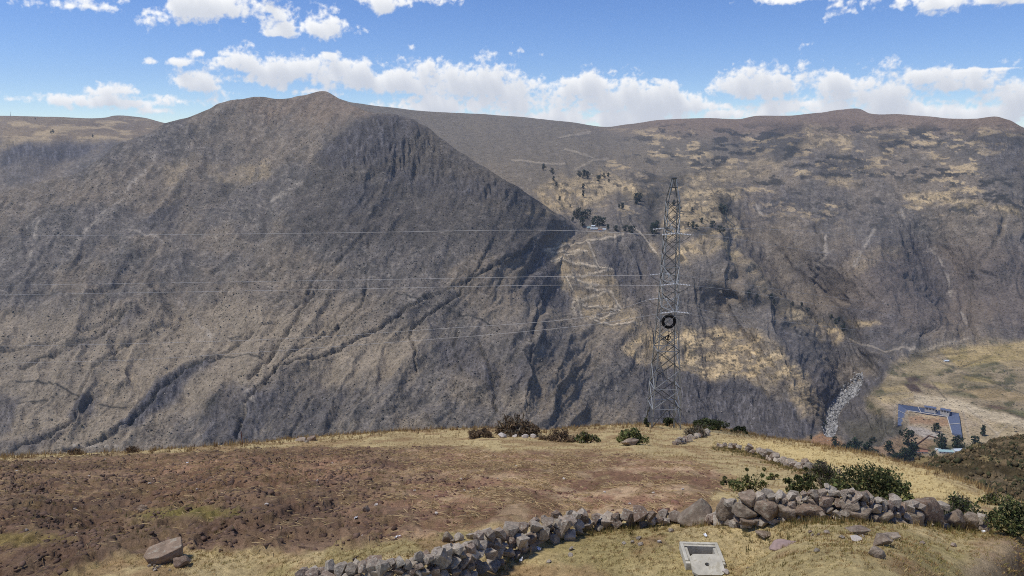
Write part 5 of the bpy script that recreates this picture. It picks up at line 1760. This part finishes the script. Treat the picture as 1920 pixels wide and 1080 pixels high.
# ================================================================== the valley: grandstand, sheds, houses
Z0 = float(np.median([sh_far.at(x, y).z for x, y in ((1710, 790), (1740, 790), (1770, 795), (1690, 770), (1800, 800))]))
M_STAND = simple_mat('blue_grey_terrace', lin(110, 121, 146, .8), .5, .88, 1.1, .9, .1)
M_STAND2 = simple_mat('pale_concrete_far', lin(205, 200, 190, .85), .4, .9, 1.1)
gs = empty('grandstand', ray_z(1742, 790, Z0), 'blue-grey tiered grandstand in a U round a bare earth pitch', 'grandstand')
GO = Vector(gs.location)
HS = 7.0
OUT = [(1683, 797), (1684.5, 757.5), (1798, 774.5), (1803.5, 815)]
INN = [(1700.5, 798.5), (1703, 770), (1776, 781), (1785, 812)]
Po = [ray_z(x, y, Z0 + HS) for x, y in OUT]
Pi = [ray_z(x, y, Z0 + .6) for x, y in INN]
NT = 12
for a in range(3):
    V, fc = [], []
    for q in range(NT + 1):
        t0 = q / (NT + .0)
        for e in (a, a + 1):
            p = Pi[e].lerp(Po[e], t0)
            zz = Z0 + .6 + (HS - .6) * q / NT
            V.append(Vector((p.x, p.y, zz - (HS - .6) / NT)) - GO)
            V.append(Vector((p.x, p.y, zz)) - GO)
    for q in range(NT + 1):
        k = q * 4
        fc.append((k, k + 2, k + 3, k + 1))            # riser
        if q < NT:
            fc.append((k + 1, k + 3, k + 6, k + 4))    # tread
    # outer retaining wall
    k = len(V)
    for e in (a, a + 1):
        V += [Vector((Po[e].x, Po[e].y, Z0 - 4)) - GO, Vector((Po[e].x, Po[e].y, Z0 + HS)) - GO]
    fc.append((k, k + 1, k + 3, k + 2))
    k = len(V)
    V += [Vector((Pi[a].x, Pi[a].y, Z0 - 3)) - GO, Vector((Pi[a].x, Pi[a].y, Z0 + .2)) - GO, Vector((Pi[a + 1].x, Pi[a + 1].y, Z0 - 3)) - GO, Vector((Pi[a + 1].x, Pi[a + 1].y, Z0 + .2)) - GO]
    fc.append((k, k + 2, k + 3, k + 1))
    if a != 1:          # closed end of the wing
        e = 0 if a == 0 else 3
        k = len(V)
        V += [Vector((Pi[e].x, Pi[e].y, Z0 - 3)) - GO, Vector((Po[e].x, Po[e].y, Z0 - 3)) - GO, Vector((Po[e].x, Po[e].y, Z0 + HS)) - GO, Vector((Pi[e].x, Pi[e].y, Z0 + .3)) - GO]
        fc.append((k, k + 1, k + 2, k + 3))
    stn = mesh_pd('stand', V, fc, M_STAND, gs)
    for t0 in ((.5,) if a == 2 else (.33, .67)):
        p, q_ = Pi[a].lerp(Pi[a + 1], t0), Po[a].lerp(Po[a + 1], t0)
        bar_o = mesh_pd('aisle', *tube_vf([p - GO + Vector((0, 0, .5)), q_ - GO + Vector((0, 0, .4))], .55, 4), M_STAND2, stn)
    mesh_pd('parapet', *tube_vf([Pi[a] - GO, Pi[a + 1] - GO], .7, 4), M_STAND2, stn)
for (x0, y0, x1, y1, lab) in ((1737, 768, 1757, 771, 'small flat-roofed pavilion behind the grandstand nearer its middle'), (1767, 772.5, 1784, 776, 'small flat-roofed pavilion behind the corner of the grandstand')):
    a, b_ = ray_z(x0, y0, Z0 + HS), ray_z(x1, y1, Z0 + HS)
    c0 = (a + b_) / 2 + Vector((0, 5, 0))
    ang = math.atan2(b_.y - a.y, b_.x - a.x)
    pvn = empty('pavilion', c0, lab, 'pavilion', rotz=ang)
    L = (b_ - a).length
    mesh_pd('wall', *box_vf(0, 0, -2, L, 6, 11), M_STAND2, pvn)
    mesh_pd('roof', *box_vf(0, .5, 3.9, L + 2, 9, .8), M_STAND, pvn)
    for q in (-1, 0, 1):
        mesh_pd('opening', *box_vf(q * L * .3, -3.03, 1.2, L * .16, .12, 2.6), M_DARKSTEEL, pvn)

M_ROOFT = simple_mat('teal_metal_roof', lin(176, 206, 204, .8), .6, .85, 1.12, .5, .4)
M_ROOFW = simple_mat('pale_metal_roof', lin(214, 224, 228, .85), .6, .88, 1.1, .5, .4)
M_ROOFR = simple_mat('rusty_tile_roof', lin(168, 120, 100, .8), .6, .8, 1.2)
M_ADOBE = simple_mat('adobe_wall', lin(176, 150, 122, .8), .8, .85, 1.15)
M_WHITEW = simple_mat('whitewashed_wall', lin(226, 222, 212, .85), .8, .9, 1.08)
M_OPEN = simple_mat('dark_opening', (.02, .02, .022), 1, .9, 1.1)


def house(px, py, L, W, H, ang, wallm, roofm, label, sheet=None, nwin=3, group=None, name='house'):
    s = sheet or sh_far
    B = s.at(px, py)
    h = empty(name, B - Vector((0, 0, .3)), label, 'house', group, math.radians(ang))
    rh = W * .22
    V = [(-L / 2, -W / 2, -3), (L / 2, -W / 2, -3), (L / 2, W / 2, -3), (-L / 2, W / 2, -3), (-L / 2, -W / 2, H), (L / 2, -W / 2, H), (L / 2, W / 2, H), (-L / 2, W / 2, H), (-L / 2, 0, H + rh), (L / 2, 0, H + rh)]
    fc = [(0, 1, 5, 4), (2, 3, 7, 6), (1, 2, 6, 9, 5), (3, 0, 4, 8, 7)]
    mesh_pd('wall', V, fc, wallm, h)
    ov = .5
    V = []
    for x in (-L / 2 - ov, L / 2 + ov):
        for y, z in ((-W / 2 - ov, H - .25), (0, H + rh + .02), (W / 2 + ov, H - .25)):
            V += [(x, y, z + .03), (x, y, z + .2)]
    fc = [(0, 6, 8, 2), (2, 8, 10, 4), (1, 3, 9, 7), (3, 5, 11, 9), (0, 1, 7, 6), (4, 10, 11, 5), (0, 2, 3, 1), (2, 4, 5, 3), (6, 7, 9, 8), (8, 9, 11, 10)]
    mesh_pd('roof', V, fc, roofm, h)
    for q in range(nwin):
        x = (q + .5) / nwin * L - L / 2
        if q == nwin // 2:
            mesh_pd('door', *box_vf(x, -W / 2 - .03, .9, 1.1, .1, 2.0), M_OPEN, h)
        else:
            mesh_pd('window', *box_vf(x, -W / 2 - .03, 1.6, 1.2, .1, 1.0), M_OPEN, h)
    return h


house(1775, 850, 26, 8, 3.2, -8, M_WHITEW, M_ROOFT, 'long shed with a pale teal metal roof below the grandstand', nwin=5, name='shed')
house(1801, 849, 24, 8.5, 4.4, 4, M_WHITEW, M_ROOFW, 'shed with a bright whitish metal roof beside the teal-roofed shed', nwin=5, name='shed')
house(1758, 846, 7, 6, 3, -10, M_WHITEW, M_ROOFW, 'small white hut at the end of the teal-roofed shed', nwin=1)
house(1728, 849, 15, 6, 3, -6, M_WHITEW, M_ROOFR, 'low white house with a brownish roof beside the walled plot', nwin=3)
house(1732, 863, 9, 5, 2.8, 0, M_WHITEW, M_ROOFW, 'small white-roofed hut at the lower edge of the valley trees', nwin=2)
house(1635, 857, 11, 5, 3, -22, M_ADOBE, M_ROOFW, 'pale-roofed hut among the row of valley trees', nwin=2)
house(1774, 679, 9, 6, 3, 0, M_WHITEW, M_ROOFW, 'lone white farmhouse on the far side of the valley floor', nwin=2)
for i, (px, py, L, rm) in enumerate([(1114, 436.5, 19, M_ROOFW), (1103, 432, 9, M_ROOFT), (1112, 431, 10, M_ROOFW), (1125, 437, 11, M_ROOFR), (1133, 437.5, 9, M_ROOFW)]):
    house(px, py, L, 8, 3.2, (-4, 8, 0, 5, -6)[i], M_WHITEW, rm, ['longest bright white-roofed house of the upland hamlet', 'teal-roofed hut at the edge of the upland hamlet', 'white house tucked under the hamlet trees',
                                                                  'brown-roofed house of the upland hamlet', 'small white hut at the outer end of the upland hamlet'][i], nwin=2)
# walls of the plot below the grandstand
M_MUD = simple_mat('mud_wall', lin(128, 98, 80, .75), .5, .8, 1.2)
for pts, lab in (([(1713, 839), (1727, 829), (1741, 819)], 'straight brown mud wall running up the bare plot below the grandstand'), ([(1741, 819), (1758, 824), (1775, 830)], 'brown mud wall along the top of the bare plot'),
                 ([(1713, 839), (1728, 843), (1745, 847)], 'brown mud wall along the foot of the bare plot')):
    mb = MB()
    P = []
    for (a, b_) in zip(pts[:-1], pts[1:]):
        for t in np.linspace(0, 1, 9):
            P.append(sh_far.at(a[0] + (b_[0] - a[0]) * t, a[1] + (b_[1] - a[1]) * t))
    V, fc = [], []
    for i, p in enumerate(P):
        d_ = (P[min(i + 1, len(P) - 1)] - P[max(i - 1, 0)])
        d_.z = 0
        n_ = Vector((-d_.y, d_.x, 0)).normalized() * .5
        V += [p - n_ - Vector((0, 0, 1)), p - n_ + Vector((0, 0, 2.0)), p + n_ + Vector((0, 0, 2.0)), p + n_ - Vector((0, 0, 1))]
        if i:
            k = (i - 1) * 4
            fc += [(k, k + 4, k + 5, k + 1), (k + 1, k + 5, k + 6, k + 2), (k + 2, k + 6, k + 7, k + 3)]
    tag(mesh_pd('mud_wall', V, fc, M_MUD), lab, 'wall')
# mast on the skyline
Pm = sh_plateau.at(20, 218)
mst = mesh_pd('radio_mast', *tube_vf([(0, 0, -4), (0, 0, 14), (0, 0, 30)], [1.2, .9, .5], 5), M_DARKSTEEL)
mst.location = Pm
tag(mst, 'thin radio mast standing on the far left plateau skyline', 'mast')

# ================================================================== far trees
M_FLEAF = attr_mat('eucalyptus_leaf', .3, .8, 1.2, .8, transl=.15)
M_TRUNK = simple_mat('tree_trunk', lin(120, 106, 92, .75), .6, .8, 1.2)


def tree_proto(seed, w, cone=False):
    """unit-height tree (1 m): returns trunk mesh, crown mesh"""
    r = random.Random(seed)
    g = np.random.default_rng(seed)
    tv = MB().add(tube_vf([(0, 0, -.12), (.01, 0, .3), (.02, .01, .85)], [.03, .022, .006], 5))
    cs, rad = [], []
    for i in range(17):
        if cone:
            z = .12 + .83 * i / 16
            R = w * .5 * (1.02 - z)
        else:
            z = r.uniform(.14, .9)
            R = w * .5 * (math.sin(math.pi * min(1, (z - .02) / 1.02)) ** .7) * .8
        a = r.uniform(0, 6.28)
        t = math.sqrt(r.random()) * (.75 if cone else 1)
        cs.append((math.cos(a) * R * t, math.sin(a) * R * t, z))
        rad.append(r.uniform(.13, .20) * (.8 if cone else 1) * min(1.2, w + .35))
        if not cone and i % 3 == 0:
            tv.add(tube_vf([(.01, 0, z * .6), (cs[-1][0], cs[-1][1], z)], [.012, .004], 4))
    V, Fc, Cc = leaf_cloud(g, np.array(cs), np.array(rad), 420, .055, (lin(58, 74, 56, .8), lin(74, 88, 62, .8), lin(46, 60, 50, .8)), 1.1)
    a_ = tv.build('trunk', M_TRUNK)
    b_ = mesh_np('crown', V, Fc, M_FLEAF, Cc)
    ma, mb_ = a_.data, b_.data
    bpy.data.objects.remove(a_)
    bpy.data.objects.remove(b_)
    return ma, mb_


PROTO = [tree_proto(50 + i, (.5, .75, .95, .6, .85)[i]) for i in range(5)]
CONE = tree_proto(70, .62, True)


def far_tree(px, py, h, w, label, group, proto=None, sheet=None):
    s = sheet or sh_far
    B = s.at(px, py)
    k = mpp(B)
    Hm = h * k * 1.05
    o = empty('tree', B, label, 'tree', group, r_.uniform(0, 6.28))
    asp = (w / h)
    i = min(range(5), key=lambda q: abs((.5, .75, .95, .6, .85)[q] - asp) + r_.random() * .12)
    ma, mb_ = proto or PROTO[i]
    base = .62 if proto else (.5, .75, .95, .6, .85)[i]
    sxy = Hm * min(1.8, asp / base)
    for nm, me in (('trunk', ma), ('crown', mb_)):
        inst(nm, me, o, (0, 0, 0), None, (sxy, sxy, Hm))
    return o


for (x, y, h, w) in [(1084, 411, 20, 17), (1101, 410, 18, 17), (1092, 412, 15, 14), (1090, 427, 16, 17), (1121, 428, 18, 18), (1130, 428, 15, 14), (1112, 428, 14, 12), (1078, 405, 10, 8), (1074, 415, 9, 6)]:
    far_tree(x, y, h, w, 'dark eucalyptus in the thick grove behind the upland hamlet', 'grove behind the hamlet')
for (x, y, h, w) in [(1140, 442, 11, 5), (1153, 440, 9, 13), (1170, 441, 11, 12), (1181, 449, 14, 13), (1176, 445, 10, 9), (1159, 400, 8, 4), (1165, 401, 11, 7)]:
    far_tree(x, y, h, w, 'dark tree on the slope just beyond the upland hamlet', 'trees beyond the hamlet')
for (x, y, h, w) in [(1093, 372, 13, 5), (1093, 358, 9, 6), (1050, 375, 8, 5), (1020, 321, 11, 9), (1036, 328, 11, 9), (1038, 342, 9, 5), (1043, 348, 8, 5), (1093, 337, 15, 12), (1101, 337, 13, 12), (1086, 334, 11, 9), (1122, 343, 11, 14), (1132, 336, 9, 8), (1140, 335, 8, 5), (1140, 347, 6, 4), (1070, 385, 5, 3)]:
    far_tree(x, y, h, w, 'scattered dark tree among the high terraced fields', 'trees among the high fields')
for (x, y, h, w) in [(1192, 391, 20, 14), (1198, 384, 14, 12), (1225, 447, 20, 14), (1232, 440, 16, 13), (1222, 437, 12, 10), (1264, 391, 11, 9), (1273, 402, 13, 11), (1298, 400, 8, 6), (1352, 411, 18, 14), (1346, 404, 14, 10), (1298, 434, 13, 11), (1304, 436, 10, 9), (1330, 436, 13, 14), (1340, 447, 12, 12), (1347, 447, 9, 8), (1313, 423, 9, 9), (1291, 432, 9, 4)]:
    far_tree(x, y, h, w, 'dark tree beside the straw terraces on the slope behind the pylon', 'trees behind the pylon')
for (x, y, h, w) in [(1408, 554, 9, 8), (1422, 558, 9, 7), (1440, 566, 10, 8), (1452, 570, 9, 8), (1478, 582, 8, 7), (1492, 586, 8, 7), (1506, 594, 9, 9), (1560, 604, 9, 7), (1572, 615, 10, 9), (1584, 626, 10, 10), (1590, 618, 9, 8), (1578, 606, 8, 7), (1500, 580, 7, 5)]:
    far_tree(x, y, h, w, 'dark tree in the broken line above the side gorge', 'trees above the side gorge')
for (x, y, h, w) in [(1703, 836, 26, 23), (1709, 862, 26, 13), (1691, 862, 19, 15), (1677, 863, 12, 13), (1666, 853, 21, 14), (1722, 862, 10, 8), (1748, 862, 13, 11), (1684, 864, 14, 12), (1699, 864, 20, 13), (1715, 846, 12, 9)]:
    far_tree(x, y + 1, h * 1.22, w * 1.3, 'tall dark eucalyptus below the walled bare plot in the valley', 'eucalyptus below the bare plot')
for (x, y, h, w) in [(1762, 844, 24, 19), (1770, 842, 14, 10), (1798, 843, 20, 17), (1790, 840, 18, 10), (1826, 844, 22, 13), (1836, 843, 11, 13)]:
    far_tree(x, y + 1, h * 1.22, w * 1.3, 'dark tree standing behind the metal-roofed sheds in the valley', 'trees behind the sheds')
for (x, y, h, w) in [(1563, 836, 16, 8), (1568, 842, 13, 13), (1580, 844, 11, 9), (1591, 846, 17, 13), (1599, 847, 22, 16), (1609, 849, 20, 16), (1618, 851, 16, 12), (1626, 851, 20, 12), (1644, 857, 13, 11), (1657, 861, 8, 5), (1520, 822, 7, 4), (1574, 846, 10, 10), (1586, 848, 14, 12), (1604, 852, 16, 14), (1634, 856, 14, 9), (1650, 861, 9, 9)]:
    far_tree(x, y + 1, h * 1.22, w * 1.3, 'dark tree in the row just below the straw terrace edge', 'tree row below the terrace')
far_tree(1842, 818, 19, 13, 'lone dark conical tree on the bare valley slope beyond the sheds', None, CONE)
far_tree(1752, 811, 17, 15, 'small bushy tree at the open end of the grandstand pitch', None)
far_tree(1757, 806, 12, 6, 'slim tree beside the bushy tree at the grandstand pitch', None)
for (x, y, h, w) in [(1628, 824, 12, 7), (1634, 818, 10, 8), (1686, 816, 9, 4), (1690, 818, 8, 5), (1553, 790, 9, 6), (1547, 798, 8, 5)]:
    far_tree(x, y, h, w, 'small dark tree on the scrubby bank above the river', 'trees on the river bank')
for (x, y, h, w) in [(100, 249, 6, 5), (96, 250, 5, 4), (66, 224, 3, 3), (174, 258, 5, 4)]:
    far_tree(x, y, h, w, 'tiny dark tree on the far left plateau', 'trees on the plateau', sheet=sh_plateau)


# ================================================================== wording: single out the extremes of each set
def word_extremes():
    groups = {}
    for o in COL.objects:
        if o.parent is None and 'group' in o and 'label' in o and o.get('category') in ('tree', 'rock', 'stone', 'pebble'):
            groups.setdefault((o['group'], o['label']), []).append(o)
    for (g_, lab), obs in groups.items():
        if len(obs) < 3:
            continue

        def height(o):
            return max((c.scale.z for c in o.children), default=o.scale.z)

        def width(o):
            return max((c.scale.x for c in o.children), default=o.scale.x)
        hs = sorted(obs, key=height)
        tall = obs[0].get('category') == 'tree'
        word = [(hs[-1], 'tallest ' if tall else 'largest '), (hs[0], 'shortest ' if tall else 'smallest ')]
        rest = [o for o in obs if o not in (hs[0], hs[-1])]
        if tall and len(rest) > 2:
            ws = sorted(rest, key=lambda o: width(o) / height(o))
            word += [(ws[0], 'slimmest '), (ws[-1], 'broadest ')]
        for o, w in word:
            o['label'] = w + lab


word_extremes()

# ================================================================== clouds
CLOUDS = [  # cumulus banks: photo px, py, half width, half height
    (400, 8, 150, 36), (500, 22, 100, 30), (600, 52, 70, 20), (545, 62, 40, 12), (748, 6, 66, 18), (165, 12, 55, 12),
    (105, 185, 58, 12), (200, 168, 46, 15), (205, 190, 66, 14), (322, 190, 56, 15), (356, 155, 62, 20),
    (300, 208, 34, 8), (372, 100, 16, 9), (622, 105, 16, 9), (330, 117, 26, 8), (282, 117, 14, 8),
    (440, 118, 62, 20), (530, 135, 100, 28), (640, 148, 110, 30), (760, 150, 100, 36), (880, 158, 115, 44),
    (820, 198, 120, 24), (980, 190, 90, 42), (1110, 190, 100, 50), (1230, 200, 62, 38), (1110, 226, 150, 18),
    (580, 171, 34, 9), (1000, 224, 110, 16),
    (1340, 198, 56, 18), (1420, 172, 70, 30), (1500, 155, 80, 36), (1590, 158, 90, 32), (1640, 175, 110, 34),
    (1735, 146, 60, 18), (1775, 162, 40, 14), (1700, 206, 210, 28), (1880, 185, 80, 50), (1470, 205, 150, 22), (1930, 160, 60, 26),
    (1790, 2, 135, 20), (1480, 0, 62, 9), (1860, 130, 80, 3.5), (1100, 150, 26, 9),
]

blobs = []
for (px, py, rx, ry) in CLOUDS:
    a, e = azel(px, py)
    blobs.append((a, e, rx / F, ry / F))
_cr = random.Random(5)
for i in range(26):      # the same fair-weather cumulus all round, outside the view
    a = _cr.uniform(0.85, 2 * math.pi - 0.85)
    if a > math.pi:
        a -= 2 * math.pi
    r = _cr.uniform(0.08, 0.2)
    blobs.append((a, _cr.uniform(0.04, 0.5), r, r * 0.3))
for i in range(7):
    r = _cr.uniform(0.08, 0.14)
    blobs.append((_cr.uniform(-0.75, 0.75), _cr.uniform(0.32, 0.6), r, r * 0.4))


def cloud_density(A, E):
    l = np.full(A.shape, 3.0)
    for (a, e, ra, re) in blobs:
        m = (np.abs(A - a) < 3 * ra) & (np.abs(E - e) < 3 * re)
        if m.any():
            y = (E[m] - e) / re
            y = np.where(y < 0, y * 1.25, y)
            q = np.hypot((A[m] - a) / ra, y)
            k = .25
            h = np.maximum(k - np.abs(l[m] - q), 0) / k
            l[m] = np.minimum(l[m], q) - h * h * k * .25
    n = fbm(A * 30, E * 44, 7, 901, .55)
    b = fbm(A * 75, E * 95, 5, 950, .5, ridged=True)
    return (1 - l) * .95 + (n - .5) * 2.3 + (.62 - b) * .75


cx = np.concatenate([np.arange(-math.pi, -.72, .04), np.arange(-.72, .72, .00175), np.arange(.72, math.pi + .04, .04)])
ce = np.concatenate([np.arange(-.03, .0, .015), np.arange(.0, .185, .00150), np.arange(.19, .62, .012)])
CA, CE = np.meshgrid(cx, ce)
CA[:, -1] = math.pi
CD = cloud_density(CA, CE)
CD *= smooth(.62, .5, CE)
tau = np.zeros_like(CA)
for k in range(1, 7):
    tau += np.clip(cloud_density(CA - .0012 * k, CE + .0034 * k), 0, 1.2)
T = np.exp(-tau * .33)  # clouds' self-shade from the sun, baked into their emission colour
RAD = 16000.0
V = np.stack([np.sin(CA) * np.cos(CE), np.cos(CA) * np.cos(CE), np.sin(CE)], -1) * RAD
idx = np.arange(CA.size).reshape(CA.shape)
q = np.stack([idx[:-1, :-1], idx[:-1, 1:], idx[1:, 1:], idx[1:, :-1]], -1).reshape(-1, 4)
dm = CD.ravel()[q].max(1)
q = q[dm > -.25]
keep = np.unique(q)
remap = np.zeros(CA.size, np.int64)
remap[keep] = np.arange(len(keep))
cm = bpy.data.materials.new('cumulus_cloud')
cm.use_nodes = True
ct = cm.node_tree
ct.nodes.clear()
at = nnew(ct, 'ShaderNodeAttribute', attribute_name='col')
sp = nnew(ct, 'ShaderNodeSeparateColor')
ct.links.new(at.outputs['Color'], sp.inputs[0])
tcn = nnew(ct, 'ShaderNodeTexCoord')
nz = nnew(ct, 'ShaderNodeTexNoise')
nz.inputs['Scale'].default_value = .012
nz.inputs['Detail'].default_value = 5.0
ct.links.new(tcn.outputs['Object'], nz.inputs['Vector'])
dens = mth(ct, 'ADD', sp.outputs[0], mth(ct, 'MULTIPLY', mth(ct, 'SUBTRACT', nz.outputs[0], .5), .5))
alpha = maprange(ct, dens, .42, .80, 0, 1, True)
ccol = nnew(ct, 'ShaderNodeMix', data_type='RGBA')
ct.links.new(sp.outputs[1], ccol.inputs[0])
ccol.inputs[6].default_value = (.50, .53, .59, 1)
ccol.inputs[7].default_value = (.88, .88, .87, 1)
em = nnew(ct, 'ShaderNodeEmission')
ct.links.new(ccol.outputs[2], em.inputs['Color'])
tr = nnew(ct, 'ShaderNodeBsdfTransparent')
mx = nnew(ct, 'ShaderNodeMixShader')
ct.links.new(alpha, mx.inputs[0])
ct.links.new(tr.outputs[0], mx.inputs[1])
ct.links.new(em.outputs[0], mx.inputs[2])
co = nnew(ct, 'ShaderNodeOutputMaterial')
ct.links.new(mx.outputs[0], co.inputs['Surface'])
cm.cycles.emission_sampling = 'NONE'
cc = np.zeros((len(keep), 3))
cc[:, 0] = .5 + .5 * np.clip(CD.ravel()[keep], -1, 1)
cc[:, 1] = T.ravel()[keep]
clouds = mesh_np('sky', V.reshape(-1, 3)[keep], remap[q], cm, cc, True)
clouds['kind'] = 'structure'

# ================================================================== air
hz = [(-7000, -400, -701.5), (7000, -400, -701.5), (7000, 5800, -701.5), (-7000, 5800, -701.5),
      (-7000, -400, 520), (7000, -400, 520), (7000, 5800, 520), (-7000, 5800, 520)]
hm = bpy.data.materials.new('haze_air')
hm.use_nodes = True
ht = hm.node_tree
ht.nodes.clear()
pv = ht.nodes.new('ShaderNodeVolumePrincipled')
pv.inputs['Color'].default_value = (.72, .84, 1.0, 1)
pv.inputs['Density'].default_value = 5.0e-5
pv.inputs['Anisotropy'].default_value = 0.2
hout = ht.nodes.new('ShaderNodeOutputMaterial')
ht.links.new(pv.outputs[0], hout.inputs['Volume'])
haze = mesh_np('haze', np.array(hz), np.array([(3, 2, 1, 0), (4, 5, 6, 7), (0, 1, 5, 4), (1, 2, 6, 5), (2, 3, 7, 6), (3, 0, 4, 7)]), hm)
haze['kind'] = 'stuff'
